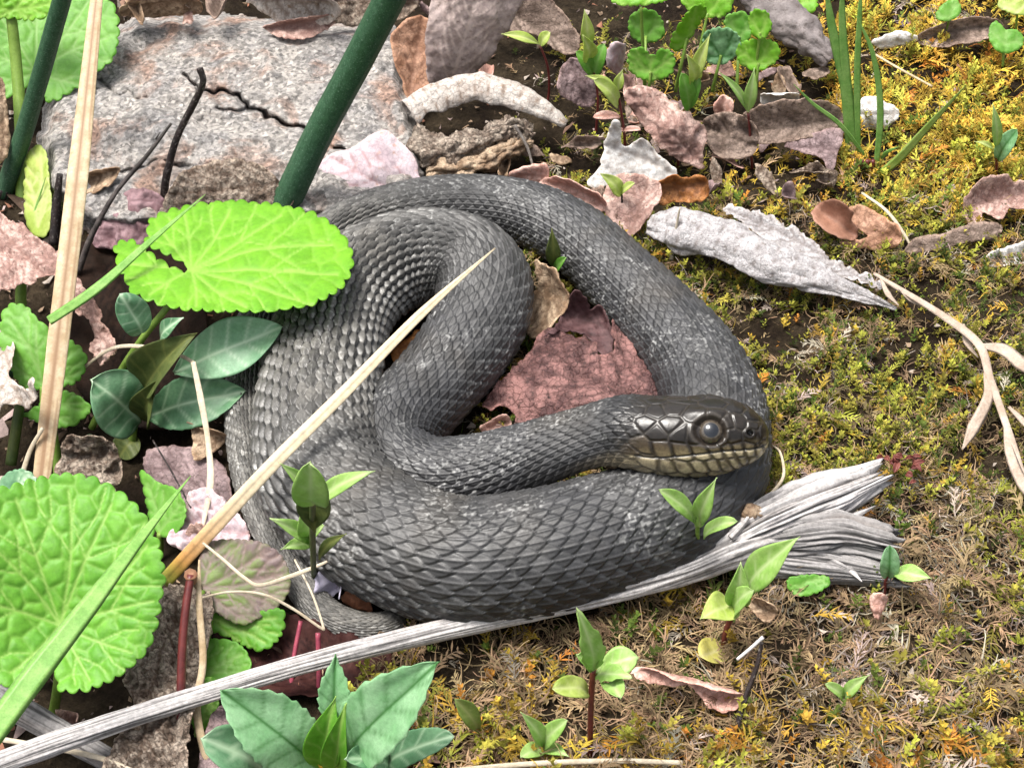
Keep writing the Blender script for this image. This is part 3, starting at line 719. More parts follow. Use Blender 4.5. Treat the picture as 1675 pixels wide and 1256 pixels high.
def build_moss():
    N = 56000
    x = rng.uniform(-10, 27, N); y = rng.uniform(-19, 33, N); keep = np.abs(x) < 21 + y * .32; x, y = x[keep], y[keep]
    z = ground_z(x, y); P = np.stack([x, y, z], 1); px, py = to_px(P)
    dens = moss_cover(px, py) * sstep(-.1, .25, dist_body(x, y))
    dens *= np.where(y > 12, .55, 1.0)
    clump = fbm(x / 1.1, y / 1.1, seed=71, o=3)
    keep = rng.random(len(x)) < dens * (.42 + 1.1 * sstep(-.35, .35, clump)); x, y, z, px, py, clump = [a[keep] for a in (x, y, z, px, py, clump)]
    n = len(x); z = z + .95 * np.maximum(clump, -.25) - .10
    big = fbm(x / 3.2, y / 3.2, seed=51, o=3); big2 = fbm(x / 2.4 + 9, y / 2.4, seed=61, o=3)
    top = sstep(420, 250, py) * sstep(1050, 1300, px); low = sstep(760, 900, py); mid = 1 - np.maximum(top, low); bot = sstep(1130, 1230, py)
    wg = mid * .36 + top * .28 + low * .10 + .55 * np.maximum(big, -.3) ; wo = top * .60 + mid * .10 + low * .04 + bot * .30 + .25 * big2 * (low + top * .6)
    wb = low * .85 + mid * .46 + top * .06 - .35 * big; ww = low * .26 * sstep(1150, 1400, px) + mid * .13 - .1 * big2; wd = .05 + mid * .14
    Wt = np.clip(np.stack([wg, wo, wb, ww, wd], 1), .01, None); Wt /= Wt.sum(1, keepdims=True)
    u = rng.random(n)[:, None]; kind = (u > np.cumsum(Wt, 1)).sum(1).clip(0, 4)
    pal = np.array([[.30, .29, .045], [.38, .255, .038], [.27, .19, .105], [.33, .285, .23], [.07, .10, .016]])
    col = pal[kind] * rng.uniform(.35, 1.35, (n, 1)); col[:, 1] *= rng.uniform(.88, 1.1, n)
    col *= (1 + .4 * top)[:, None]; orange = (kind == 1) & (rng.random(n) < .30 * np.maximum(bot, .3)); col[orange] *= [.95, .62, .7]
    pos = np.stack([x, y, z], 1)
    mt = attr_mat('moss_tissue', .7, .2, .25, 8, trans=.22, bump=0)
    fe = [tmpl_feather(i) for i in range(6)]; sh = [tmpl_shoot(i) for i in range(6)]; tg = [tmpl_tangle(i) for i in range(6)]
    g = (kind == 0) | (kind == 4); isf = g & (rng.random(n) < .75); big_s = 1 + .25 * top
    size = rng.uniform(.45, 1.1, n) * big_s * (1 + .35 * low)
    for nm, lab, sel, T, k in (('green_moss', 'yellow-green leafy moss growing over the bank beside the snake', isf, sh, 1.0),
                               ('feather_moss', 'golden and rusty feathery moss fronds over the ground', (kind == 1) | (g & ~isf), fe[:4] + tg[:2] + sh[:3], 1.0),
                               ('dry_moss', 'dry beige and grey dead moss matted over the ground', (kind == 2) | (kind == 3), fe[:4] + tg + tg, 1.0)):
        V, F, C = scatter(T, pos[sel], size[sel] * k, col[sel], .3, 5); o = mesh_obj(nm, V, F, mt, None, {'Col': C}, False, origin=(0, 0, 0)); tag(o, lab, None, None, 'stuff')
build_moss()

# ------------------------------------------------------------------ fine litter: crumbs of leaf, grit and straw (countless)
def build_litter():
    V, F, C = [], [], []; r = np.random.default_rng(77); off = 0
    pal = np.array([[.20, .12, .085], [.30, .21, .14], [.32, .24, .22], [.10, .065, .045], [.38, .32, .27], [.24, .11, .07]])
    x = np.r_[r.uniform(-24, 24, 5200), r.uniform(-44, -15, 2600)]; y = np.r_[r.uniform(-19, 36, 5200), r.uniform(-24, 44, 2600)]; d = dist_body(x, y); z = ground_z(x, y); px, py = to_px(np.stack([x, y, z], 1)); mc = moss_cover(px, py)
    for i in range(len(x)):
        if d[i] < .15 or r.random() < mc[i] * .8: continue
        k = r.integers(5, 8); L = r.uniform(.08, .5) * (1 if r.random() < .85 else 1.8) * (1 if i < 5200 else 2.4); asp = r.uniform(.2, .8) ; a0 = r.uniform(0, 6.28)
        an = np.sort(r.uniform(0, 6.28, k)); rad = r.uniform(.6, 1.0, k) * L * .5
        q = np.stack([np.cos(an) * rad, np.sin(an) * rad * asp, r.uniform(-.06, .06, k) + .10 * L * np.cos(an * 2)], 1)
        ca, sa = math.cos(a0), math.sin(a0); tx, ty = r.normal(0, .35, 2)
        xx = q[:, 0] * ca - q[:, 1] * sa; yy = q[:, 0] * sa + q[:, 1] * ca; zz = q[:, 2] + xx * tx + yy * ty
        w = np.stack([xx + x[i], yy + y[i], zz + z[i] + .06 + r.uniform(0, .15)], 1)
        w = np.vstack([w, w.mean(0) + [0, 0, .04]]); V.append(w)
        F.append(np.stack([np.full(k, k), np.arange(k), (np.arange(k) + 1) % k], 1) + off); off += k + 1
        C.append(np.repeat((pal[r.integers(0, 6)] * r.uniform(.6, 1.3))[None], k + 1, 0))
    o = mesh_obj('leaf_litter', np.vstack(V), np.vstack(F), attr_mat('litter', .8, .2, .35, 7, trans=.1), None, {'Col': np.vstack(C)}, False, origin=(0, 0, 0))
    tag(o, 'small crumbs of dead leaf scattered on the dark soil', None, None, 'stuff')
build_litter()
# ------------------------------------------------------------------ dead leaves
NK = dict(net=.35, nets=4.5, bd=.10)
D_PINK = leaf_mat('dead_pink', (.33, .20, .17), (.58, .41, .355), (.24, .135, .11), (.15, .085, .065), 1.3, .7, .15, .8, lo=.42, hi=.58, **NK)
D_WHITE = leaf_mat('dead_white', (.52, .50, .48), (.74, .73, .71), (.40, .36, .33), (.38, .32, .27), 1.2, .7, .12, .7, net=.2, nets=4.5, bd=.08)
D_ROSE = leaf_mat('dead_rose', (.58, .33, .27), (.76, .52, .45), (.42, .22, .17), (.48, .27, .21), 1.0, .55, .2, .5, **NK)
D_TAN = leaf_mat('dead_tan', (.26, .17, .105), (.52, .39, .27), (.16, .10, .06), (.14, .08, .05), 1.3, .65, .15, .8, lo=.42, hi=.58, **NK)
D_PALE = leaf_mat('dead_pale', (.40, .345, .305), (.64, .59, .54), (.24, .18, .14), (.26, .18, .12), 1.4, .7, .12, .8, **NK)
D_GREY = leaf_mat('dead_grey', (.40, .375, .375), (.60, .575, .58), (.24, .21, .20), (.22, .19, .17), 2.2, .8, .12, 1.0, 13, net=.25, nets=7, bd=.14)
D_LILAC = leaf_mat('dead_lilac', (.46, .36, .39), (.64, .54, .57), (.36, .23, .24), (.52, .34, .29), 1.2, .6, .15, .5, net=.2, nets=4, bd=.07)
D_ORNG = leaf_mat('dead_orange', (.30, .11, .03), (.52, .24, .085), (.20, .075, .025), (.12, .045, .015), 1.2, .45, .2, .6, **NK)
D_RED = leaf_mat('dead_red', (.085, .036, .034), (.29, .145, .13), (.08, .034, .03), (.035, .016, .013), 1.1, .5, .1, 1.3, 7, .45, lo=.43, hi=.57, net=.28, nets=3.5, bd=.16)
D_SHADE = leaf_mat('dead_shade', (.010, .006, .004), (.024, .013, .009), (.008, .005, .004), None, 1.0, .7, 0, .6, 9, .06)  # leaf brown taken near black to paint in the shade of the left hollow
D_MAUV = leaf_mat('dead_mauve', (.19, .13, .13), (.36, .265, .265), (.11, .07, .07), (.09, .06, .055), 1.3, .65, .12, .8, **NK)
D_BRWN = leaf_mat('dead_brown', (.17, .12, .095), (.36, .27, .22), (.10, .07, .052), (.075, .045, .035), 1.3, .65, .12, .9, **NK)
D_ORTN = leaf_mat('dead_orange_tan', (.36, .185, .11), (.52, .31, .21), (.24, .12, .075), (.2, .1, .055), 1.2, .55, .18, .6, **NK)
D_CRMP = leaf_mat('dead_crumpled', (.20, .15, .115), (.47, .39, .315), (.13, .085, .06), (.09, .055, .04), 2.0, .8, .1, 1.2, 8, lo=.42, hi=.58, net=.4, nets=5, bd=.16)
DL = 'dead leaf'
def dead(pts, ctrl, mat, label, seed=1, **k):
    kw = dict(jag=(1.8, 9), ripple=.10, rscale=34, crumple=.05, cscale=24, thick=.035, h=4.5)
    kw.update(k)
    if 'veins' not in kw:               # midrib along the long axis of the leaf
        q = np.asarray(pts, float); c = q.mean(0); w, v = np.linalg.eigh(np.cov((q - c).T)); a = v[:, 1]; t = (q - c) @ a; e = np.abs((q - c) @ v[:, 0]).max()
        kw['veins'] = pinnate(c + a * t.min() * .95, c + a * t.max() * .95, max(3, int((t.max() - t.min()) / 22)), 50, e * 1.1, .04 * ((seed % 3) - 1), 1.8, 1.2)
    kw.setdefault('fold', .12); kw.setdefault('cup', (.55, -.35, .3, .7, -.2)[seed % 5])
    return leaf('dead_leaf', pts, ctrl, mat, None, seed=seed, label=label, cat=DL, **kw)

# big torn red-brown leaf inside the coil
dead([(1088, 642), (1058, 600), (1036, 562), (1018, 530), (1003, 522), (997, 548), (1006, 566), (985, 582), (960, 545), (945, 552), (920, 538), (884, 546), (872, 570), (850, 596), (822, 628), (800, 652), (790, 668), (806, 676), (828, 668), (846, 690), (838, 706), (820, 726), (780, 738), (740, 742), (770, 770), (900, 745), (1000, 700), (1080, 680)],
     [(1080, 645, 1.5), (1005, 530, 1.35), (900, 545, 1.5), (800, 665, .9), (760, 745, .35), (950, 640, 1.75), (1000, 700, 1.3), (870, 690, 1.0)], D_RED,
     'large torn red-brown leathery leaf lying inside the snake coil', 3, crumple=.09, cscale=34, jag=(2.6, 8), curl=.22, curlw=8, h=3.6, veins=pinnate((1060, 660), (880, 560), 5, 55, 110, w=2.0), vh=.05, cup=0, ripple=.2, rscale=60)
dead([(872, 560), (905, 548), (960, 556), (990, 590), (1004, 560), (996, 520), (978, 498), (965, 505), (958, 486), (946, 470), (935, 474), (928, 500), (905, 530)],
     [(872, 560, 1.25), (946, 472, 2.3), (1000, 560, .9), (960, 520, 1.25), (915, 520, 1.4)], leaf_mat('dead_purple', (.065, .030, .032), (.14, .075, .075), (.05, .02, .02), (.03, .015, .015), 1.1, .6, .1, .8),
     'dark purple-brown curled-over leaf flap behind the torn red leaf', 5, jag=(3, 7), curl=.18, curlw=6)
dead([(866, 428), (890, 432), (912, 440), (922, 470), (924, 492), (914, 520), (896, 548), (876, 556), (864, 540), (858, 510), (868, 480), (880, 460)],
     [(866, 430, 2.2), (922, 470, 2.4), (876, 556, .7), (890, 500, 1.1)], D_TAN, 'curled tan leaf wedged upright between the snake loops above the red leaf', 6, crumple=.05, curl=.2, curlw=8)
dead([(786, 700), (800, 690), (824, 678), (836, 690), (828, 712), (806, 716)], [(786, 700, .9), (836, 685, 1.1), (806, 716, .7)], D_PINK, 'small torn pink scrap at the corner of the red leaf', 8, curl=.15)
dead([(652, 560), (690, 535), (705, 548), (690, 590), (655, 598), (640, 580)], [(650, 570, .35), (705, 545, .5), (660, 598, .3)], D_ORNG, 'rust-red leaf scrap in the gap between the inner snake loops', 9)

# upper edge of the picture, above the rock
dead([(195, 8), (230, -15), (300, -20), (330, 0), (318, 20), (270, 30), (235, 33), (205, 26)], [(195, 10, 3.4), (320, 0, 3.3), (235, 33, 2.4)], D_TAN, 'tan-brown curled leaf on the back edge of the rock', 11, curl=.3)
dead([(405, -2), (450, -20), (540, -20), (560, 10), (530, 30), (470, 28), (425, 14)], [(405, 0, 3.2), (560, 8, 3.4), (470, 28, 2.4)], D_PALE, 'tan leaf with turned-up edge at the back of the rock', 12, curl=.3, veins=pinnate((420, 0), (545, 8), 5, 50, 30))
dead([(430, 42), (480, 28), (530, 20), (552, 34), (520, 50), (470, 56)], [(430, 42, 2.4), (552, 30, 2.6), (480, 56, 2.0)], D_PINK, 'narrow pink leaf lying along the back of the rock', 13, curl=.2, veins=pinnate((435, 44), (550, 32), 6, 45, 25))
dead([(515, -20), (640, -25), (690, -5), (660, 30), (620, 34), (570, 44), (530, 20)], [(515, 0, 3.3), (690, 0, 3.6), (570, 44, 2.3), (600, 10, 3.0)], D_CRMP, 'crumpled beige leaf heap behind the dark green stalk', 14, crumple=.22, curl=.3)
dead([(780, -20), (860, -25), (900, 0), (930, 30), (950, 70), (925, 92), (880, 60), (820, 50), (790, 20)], [(780, 0, 2.8), (950, 70, 1.8), (880, 10, 2.6), (820, 50, 1.7)], D_BRWN, 'flat grey-brown leaf with lobed edge beside the moss', 15, jag=(4, 20), veins=pinnate((800, 0), (940, 80), 4, 45, 45))
dead([(702, 140), (696, 70), (704, 10), (720, -25), (830, -30), (872, -10), (850, 20), (820, 70), (790, 112), (760, 132), (728, 148)],
     [(702, 140, 1.6), (704, 0, 5.2), (870, -10, 4.8), (780, 115, 1.7), (760, 50, 3.9)], leaf_mat('dead_net', (.30, .225, .205), (.44, .35, .33), (.62, .50, .45), (.20, .15, .13), 1.2, .75, .12, .8),
     'broad grey-pink leaf with net veins propped up behind the rolled leaf', 16, h=3.6, cells=13, bulge=.05, veins=pinnate((735, 145), (790, -25), 7, 50, 70, w=2.4), vh=-.03)
dead([(640, 62), (655, 42), (672, 30), (702, 30), (706, 80), (716, 128), (690, 150), (668, 160), (656, 130), (644, 96)], [(640, 62, 3.0), (700, 30, 3.6), (668, 160, 1.2), (712, 125, 1.6)], D_ORTN, 'orange-tan leaf leaning against the edge of the rock', 17, jag=(2.5, 18), veins=pinnate((670, 155), (690, 30), 4, 50, 30))
dead([(488, 330), (500, 300), (520, 268), (548, 250), (576, 242), (604, 226), (632, 222), (656, 240), (676, 262), (684, 285), (688, 340), (600, 360), (500, 365)],
     [(488, 330, .9), (548, 250, 2.3), (632, 224, 2.5), (684, 280, 1.6), (600, 360, .5), (600, 290, 1.9)], D_LILAC, 'pale lilac-pink flat leaf tucked under the back of the snake', 18, crumple=.03, veins=pinnate((680, 330), (540, 255), 4, 55, 60, w=1.5), jag=(1.2, 14))
dead([(272, 338), (282, 310), (300, 284), (330, 268), (372, 261), (410, 266), (440, 282), (462, 306), (478, 336), (380, 375), (300, 372)],
     [(272, 340, 1.8), (330, 268, 2.9), (410, 266, 2.9), (478, 336, 1.7), (370, 320, 2.2), (380, 375, 1.0)], D_CRMP, 'brown rough-backed leaf with thin pale rim between rock and snake', 19, crumple=.12, cscale=12, curl=.35, curlw=6)
dead([(128, 290), (160, 276), (188, 272), (196, 278), (180, 298), (150, 312), (124, 322), (118, 305)], [(128, 300, 1.7), (195, 276, 2.2), (130, 322, 1.2)], D_TAN, 'small pointed tan leaf on the left end of the rock', 20, curl=.15, curlw=8)
dead([(150, 400), (165, 370), (178, 335), (205, 312), (240, 310), (270, 330), (262, 370), (240, 400), (200, 410)], [(150, 400, .6), (205, 312, 1.9), (268, 330, 1.7), (230, 405, .6)], leaf_mat('dead_purple_pink', (.20, .11, .12), (.33, .215, .23), (.15, .08, .09), (.12, .07, .07), 1.4, .6, .12, .8),
     'crumpled purple-pink leaf below the bent black twigs', 21, crumple=.22, cscale=30)
# left edge
dead([(-30, 345), (0, 352), (40, 372), (80, 402), (112, 432), (140, 470), (160, 500), (170, 530), (188, 560), (182, 585), (165, 598), (148, 570), (150, 540), (140, 520), (120, 508), (112, 486), (108, 462), (80, 452), (48, 462), (20, 476), (-30, 480)],
     [(-30, 400, 2.6), (60, 420, 2.9), (112, 450, 2.9), (140, 490, 2.7), (170, 560, 2.2), (165, 598, 1.8), (40, 380, 2.8), (20, 476, 2.2)], D_PINK, 'long crumpled pink leaf drooping over the left stems', 22, crumple=.16, cscale=18, jag=(4, 12), h=3.8)
dead([(-30, 520), (5, 530), (22, 560), (26, 586), (14, 610), (30, 628), (52, 640), (76, 628), (80, 640), (58, 668), (40, 668), (14, 660), (0, 690), (-30, 690)], [(-30, 600, 2.0), (22, 560, 2.0), (76, 632, 3.1), (40, 668, 2.0), (0, 690, 1.2)], D_PALE, 'curled grey-beige dry leaf at the base of the straw', 23, crumple=.12, curl=.3)
dead([(-20, 110), (4, 130), (12, 180), (18, 235), (6, 262), (-20, 265)], [(-20, 180, 3.2), (15, 180, 3.0), (0, 262, 2.0)], D_TAN, 'tan dry leaf beside the thick green stalk', 24)
dead([(105, 430), (160, 395), (240, 402), (310, 430), (345, 520), (340, 610), (300, 690), (200, 700), (130, 640), (115, 540)], [(120, 420, .2), (300, 430, .6), (320, 600, .2), (160, 590, -.6), (230, 500, -.2)], D_SHADE, 'very dark brown leaf under the bright green leaf with shade painted into its colour', 25)
dead([(236, 745), (262, 726), (310, 728), (350, 745), (376, 790), (372, 830), (330, 836), (280, 830), (240, 800)], [(236, 760, .1), (350, 745, .7), (370, 830, .3), (250, 810, -.2)], D_MAUV, 'dusky mauve flat leaf left of the snake tail', 26, veins=pinnate((365, 825), (250, 740), 4, 50, 50), crumple=.03)
dead([(278, 890), (290, 850), (310, 815), (332, 802), (360, 815), (396, 850), (408, 885), (370, 900), (320, 905)], [(278, 890, .3), (332, 802, 1.0), (405, 885, .4), (320, 905, .3)], D_LILAC, 'pale crinkled pink leaf under the straw beside the tail', 27, crumple=.16, cscale=18)
dead([(305, 690), (325, 700), (360, 698), (372, 712), (345, 742), (325, 730)], [(305, 690, 1.1), (372, 706, 1.2), (335, 740, .3)], D_TAN, 'small beige leaf tip against the snake below the green leaves', 28)
dead([(360, 1150), (400, 1168), (440, 1190), (480, 1225), (500, 1262), (500, 1300), (330, 1300), (335, 1200)], [(360, 1150, .8), (480, 1225, .5), (400, 1290, .2), (340, 1220, .5)], D_MAUV, 'mauve-brown leaf beneath the toothed green plant', 29, crumple=.06, veins=pinnate((480, 1290), (365, 1165), 4, 50, 60))
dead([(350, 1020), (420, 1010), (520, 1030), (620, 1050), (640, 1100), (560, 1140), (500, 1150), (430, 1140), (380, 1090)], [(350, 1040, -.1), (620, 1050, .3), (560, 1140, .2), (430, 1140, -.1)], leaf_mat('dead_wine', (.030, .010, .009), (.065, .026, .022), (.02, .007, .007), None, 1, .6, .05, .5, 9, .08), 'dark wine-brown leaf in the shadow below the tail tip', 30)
dead([(592, 1255), (602, 1215), (618, 1180), (636, 1172), (646, 1196), (640, 1230), (620, 1262)], [(592, 1255, .5), (636, 1174, 1.4), (640, 1230, .6)], D_TAN, 'pale tan curled leaf behind the toothed green plant', 31, curl=.3)
# crumpled bark-like leaf bottom left
dead([(225, 1010), (262, 965), (300, 960), (345, 975), (350, 1030), (330, 1090), (320, 1150), (310, 1210), (300, 1300), (170, 1300), (190, 1220), (215, 1160), (205, 1100), (215, 1050)],
     [(225, 1010, .9), (340, 975, 1.2), (330, 1100, .9), (300, 1280, .6), (180, 1280, .4), (260, 1120, 1.2)], D_CRMP, 'large rough beige crumpled leaf behind the dark red stem', 32, crumple=.26, cscale=22, h=3.8, jag=(3, 12))
dead([(100, 745), (118, 710), (150, 706), (175, 712), (195, 735), (198, 785), (110, 790)], [(100, 745, .8), (150, 706, 1.6), (198, 785, .2), (110, 790, .2)], D_CRMP, 'lumpy grey-beige dead leaf behind the scalloped leaf', 33, crumple=.3, cscale=24)
# behind the snake, right of the rock
dead([(832, 285), (860, 270), (895, 268), (898, 290), (888, 312), (850, 305)], [(832, 290, 1.5), (895, 270, 2.3), (880, 312, 1.1)], D_ROSE, 'small salmon-pink leaf touching the back of the snake', 34, curl=.15)
dead([(888, 296), (920, 284), (940, 290), (970, 305), (990, 318), (988, 345), (960, 345), (930, 335), (895, 312)], [(888, 300, 1.4), (930, 285, 2.2), (990, 320, 1.7), (930, 340, .9)], D_ROSE, 'folded salmon-pink leaf beside the seedling behind the snake', 35, curl=.22)
dead([(985, 330), (1000, 290), (1040, 285), (1075, 296), (1082, 320), (1066, 350), (1045, 378), (1025, 388), (1000, 365)], [(985, 330, 1.4), (1040, 285, 2.3), (1080, 315, 2.0), (1025, 388, .7)], D_PINK, 'upright pink leaf behind the thin dark seedling stem', 36, veins=pinnate((1030, 385), (1060, 295), 4, 50, 35), curl=.2)
dead([(1064, 318), (1078, 296), (1104, 280), (1124, 290), (1150, 285), (1160, 308), (1152, 324), (1110, 326), (1080, 334)], [(1064, 325, 1.4), (1104, 280, 2.4), (1158, 305, 2.0), (1110, 326, 1.3)], D_ORNG, 'bright rust-orange leaf just behind the long pale leaf', 37, crumple=.15, cscale=20)
dead([(984, 262), (994, 205), (1010, 196), (1020, 240), (1048, 226), (1070, 245), (1108, 280), (1080, 300), (1020, 300), (960, 292)], [(984, 262, 1.6), (1000, 200, 3.0), (1060, 235, 2.0), (1100, 285, 1.0), (970, 292, .8)], D_WHITE, 'whitish papery leaf with an upright torn point beneath the seedlings', 38, jag=(3, 14), crumple=.06)
dead([(1020, 152), (1050, 140), (1090, 155), (1130, 185), (1158, 212), (1150, 250), (1152, 276), (1130, 270), (1100, 258), (1070, 230), (1040, 195)], [(1020, 152, 3.0), (1090, 155, 3.0), (1158, 215, 2.0), (1145, 274, .9), (1050, 205, 1.9), (1095, 205, 2.6)], D_PINK, 'crinkled pink leaf folded lengthwise under the leafy seedlings', 39, crumple=.12, cscale=16, veins=pinnate((1150, 265), (1030, 152), 8, 60, 40), vh=.05)
dead([(912, 140), (922, 104), (950, 96), (972, 120), (975, 160), (960, 176), (935, 165)], [(912, 140, 1.8), (945, 98, 2.8), (965, 176, 1.0)], D_MAUV, 'small mauve spotted leaf beside the rolled leaf end', 40)
dead([(994, 100), (1004, 76), (1026, 76), (1030, 100), (1016, 128), (1002, 120)], [(994, 100, 2.6), (1020, 76, 3.2), (1012, 128, 1.6)], D_LILAC, 'small pale pink leaf between the yellow-green seedlings', 41)
dead([(1150, 200), (1180, 185), (1215, 190), (1240, 215), (1235, 250), (1190, 262), (1160, 240)], [(1150, 205, 1.6), (1215, 190, 2.2), (1235, 250, 1.0), (1165, 250, .9)], D_BRWN, 'crumpled brown leaf at the foot of the two-leaved seedling', 42, crumple=.2)
dead([(1205, 205), (1240, 180), (1300, 165), (1360, 172), (1380, 200), (1340, 220), (1280, 232), (1225, 235)], [(1205, 210, 1.2), (1300, 166, 2.6), (1378, 195, 2.0), (1250, 235, 1.1)], D_BRWN, 'flat dark grey-brown leaf next to the grass clump', 43, veins=pinnate((1370, 195), (1220, 215), 5, 45, 40))
dead([(1282, 238), (1330, 218), (1378, 210), (1372, 250), (1358, 290), (1345, 262), (1310, 250)], [(1282, 240, 1.3), (1375, 212, 1.9), (1358, 290, .7)], D_MAUV, 'drooping grey-mauve leaf hanging at the foot of the grass', 44, curl=.2)
dead([(1242, 165), (1258, 146), (1285, 140), (1308, 155), (1300, 178), (1268, 182)], [(1242, 165, 1.9), (1285, 141, 2.8), (1290, 180, 1.4)], D_WHITE, 'small domed cream leaf behind the grass clump', 45)
dead([(1400, 205), (1408, 168), (1425, 158), (1455, 170), (1472, 184), (1455, 208), (1430, 214)], [(1400, 205, 1.2), (1425, 159, 2.2), (1470, 184, 1.7), (1430, 214, 1.0)], D_WHITE, 'cream leaf scrap in the golden moss behind the grass', 46)
dead([(1166, 176), (1176, 158), (1195, 160), (1196, 185), (1180, 196)], [(1166, 176, 1.8), (1190, 160, 2.2), (1182, 196, 1.3)], D_ROSE, 'little pink curled scrap beneath the two-leaved seedling', 47)
dead([(1330, 350), (1340, 334), (1368, 330), (1390, 345), (1392, 365), (1402, 378), (1400, 392), (1370, 390), (1345, 375)], [(1330, 350, 1.5), (1368, 330, 2.0), (1402, 385, 1.1), (1360, 388, 1.0)], leaf_mat('dead_chestnut', (.24, .11, .07), (.36, .19, .13), None, None, 1, .5, .15, .5), 'chestnut-brown folded leaf on the moss above the long pale leaf', 48, curl=.2)
dead([(1382, 350), (1410, 336), (1440, 352), (1470, 370), (1475, 392), (1455, 408), (1410, 406), (1372, 396), (1420, 388), (1400, 372)], [(1382, 350, 1.6), (1440, 352, 1.9), (1474, 380, 1.7), (1455, 408, 1.0), (1375, 396, 1.0)], D_ORTN, 'orange-tan boat-shaped leaf next to the chestnut leaf', 49, curl=.4, curlw=9)
dead([(1570, 350), (1582, 312), (1605, 298), (1630, 290), (1660, 300), (1690, 310), (1690, 350), (1650, 345), (1635, 365), (1605, 350), (1590, 372)], [(1570, 350, 1.4), (1630, 292, 2.3), (1690, 330, 1.8), (1600, 365, 1.1)], D_PINK, 'lobed pinkish-brown leaf near the single red-stemmed seedling', 50, jag=(4, 12), curl=.2)
dead([(1480, 412), (1500, 388), (1540, 382), (1600, 362), (1640, 370), (1625, 388), (1570, 400), (1520, 414)], [(1480, 412, 1.0), (1600, 363, 1.9), (1640, 375, 1.7), (1520, 414, 1.0)], D_BRWN, 'narrow grey-brown leaf lying on the golden moss', 51, curl=.2)
dead([(1610, 422), (1640, 408), (1690, 398), (1690, 425), (1650, 436), (1625, 436)], [(1610, 424, 1.2), (1690, 400, 1.7), (1640, 436, 1.1)], D_WHITE, 'cream leaf tip near the dry grass stalk', 52)
dead([(1500, 60), (1540, 40), (1600, 28), (1640, 40), (1620, 62), (1560, 75), (1515, 78)], [(1500, 65, 1.8), (1600, 28, 2.6), (1560, 76, 1.6)], D_BRWN, 'brown curled leaf in the moss below the green leaves', 53, curl=.2)
dead([(1425, 70), (1470, 55), (1500, 60), (1490, 72), (1450, 82)], [(1425, 72, 1.9), (1500, 60, 2.2), (1450, 82, 1.6)], D_WHITE, 'thin cream sliver of leaf behind the grass', 54)
# front
dead([(1033, 1100), (1055, 1092), (1082, 1094), (1120, 1098), (1170, 1108), (1208, 1122), (1217, 1138), (1200, 1148), (1165, 1140), (1130, 1122), (1090, 1118), (1060, 1112)], [(1033, 1100, 1.0), (1120, 1098, 1.25), (1216, 1135, .95), (1090, 1118, .75)], D_ROSE, 'narrow pink-white strip of leaf on the moss in front of the log', 55, jag=(1.5, 9), crumple=.03, curl=.1, curlw=7)
dead([(1422, 985), (1430, 972), (1446, 974), (1454, 985), (1446, 1000), (1436, 1016), (1426, 1004)], [(1422, 985, 1.5), (1450, 978, 1.7), (1436, 1016, 1.0)], D_ROSE, 'tiny pink leaf below the end of the log', 56, h=3.5, jag=(1, 6))
dead([(1222, 990), (1240, 978), (1262, 985), (1272, 1004), (1255, 1014), (1235, 1002)], [(1222, 990, .9), (1262, 984, 1.2), (1255, 1014, .7)], D_TAN, 'small tan leaf scrap behind the notched seedling', 57, h=3.5)
dead([(524, 930), (536, 918), (552, 926), (562, 945), (570, 962), (556, 966), (540, 975), (530, 955)], [(524, 930, 1.3), (550, 925, 1.6), (560, 966, .8)], leaf_mat('dead_violet', (.42, .39, .50), (.52, .49, .58), (.24, .18, .24), None, 1, .6, .1, .2), 'small pale violet leaf scrap in front of the tail', 58, h=3.2, veins=[([(530, 925), (552, 945), (548, 965)], 1.2)], jag=(2, 9))
dead([(556, 985), (570, 970), (590, 966), (604, 985), (608, 1008), (590, 1002), (572, 998)], [(556, 985, .8), (590, 967, 1.3), (606, 1006, .3)], leaf_mat('dead_russet', (.10, .04, .022), (.19, .08, .045), None, None, 1, .4, .1, .3), 'glossy russet leaf scrap cupped by the tail tip', 59, h=3.2)

# rolled leaves: a sheet wound into an open roll
def roll(label, path, rad, a0, a1, mat, ribs=0, ribamp=.06, name='dead_leaf', n=70, m=44, squash=.8, crumple=.05, jag=.12, seed=1, spiral=0.0, ridge=False):
    P = spline(np.array([at(*p) for p in path]), n_per=14); n = len(P)
    R = np.interp(np.linspace(0, 1, n), np.linspace(0, 1, len(rad)), rad)
    T, Sd, N = frames(P, (0, 0, 1)); u = np.linspace(0, 1, n)
    V = []; vein = np.zeros((n, m))
    for i in range(n):
        lo = math.radians(a0) + jag * noise([u[i] * 9], [0.5 + seed])[0]; hi = math.radians(a1) + jag * noise([u[i] * 11], [5.5 + seed])[0] + jag * .6 * noise([u[i] * 40], [2.2])[0]
        A = np.linspace(lo, hi, m); f = np.linspace(0, 1, m)
        rr = R[i] * (1 - spiral * f)
        if ribs:
            w = np.sin((u[i] + .05 * f) * ribs * math.pi); rr = rr * (1 + ribamp * (np.abs(w) ** .6 - .5)); vein[i] = np.exp(-(w / .16) ** 2)
        rr = rr + crumple * fbm(u[i] * 14 + np.zeros(m), A * 2.2, seed=seed, o=4) * 2
        V.append(P[i] + Sd[i] * (np.cos(A) * rr)[:, None] + N[i] * (np.sin(A) * rr * squash)[:, None])
    V = np.array(V).reshape(-1, 3); V[:, 2] = np.maximum(V[:, 2], ground_z(V[:, 0], V[:, 1]) + .03)
    o = mesh_obj(name, V, grid_faces(n, m), mat, None, {'vein': vein.ravel()}, True, .035)
    return tag(o, label, DL)
roll('rolled beige leaf with rounded ribs leaning on the rock edge', [(668, 186, 2.0), (720, 160, 2.3), (790, 148, 2.4), (860, 168, 2.1), (925, 205, 1.4)], [.66, .80, .84, .7, .2], 2, 235, D_PALE, 11, .055, squash=.85, seed=2, spiral=.25, crumple=.07, jag=.35)
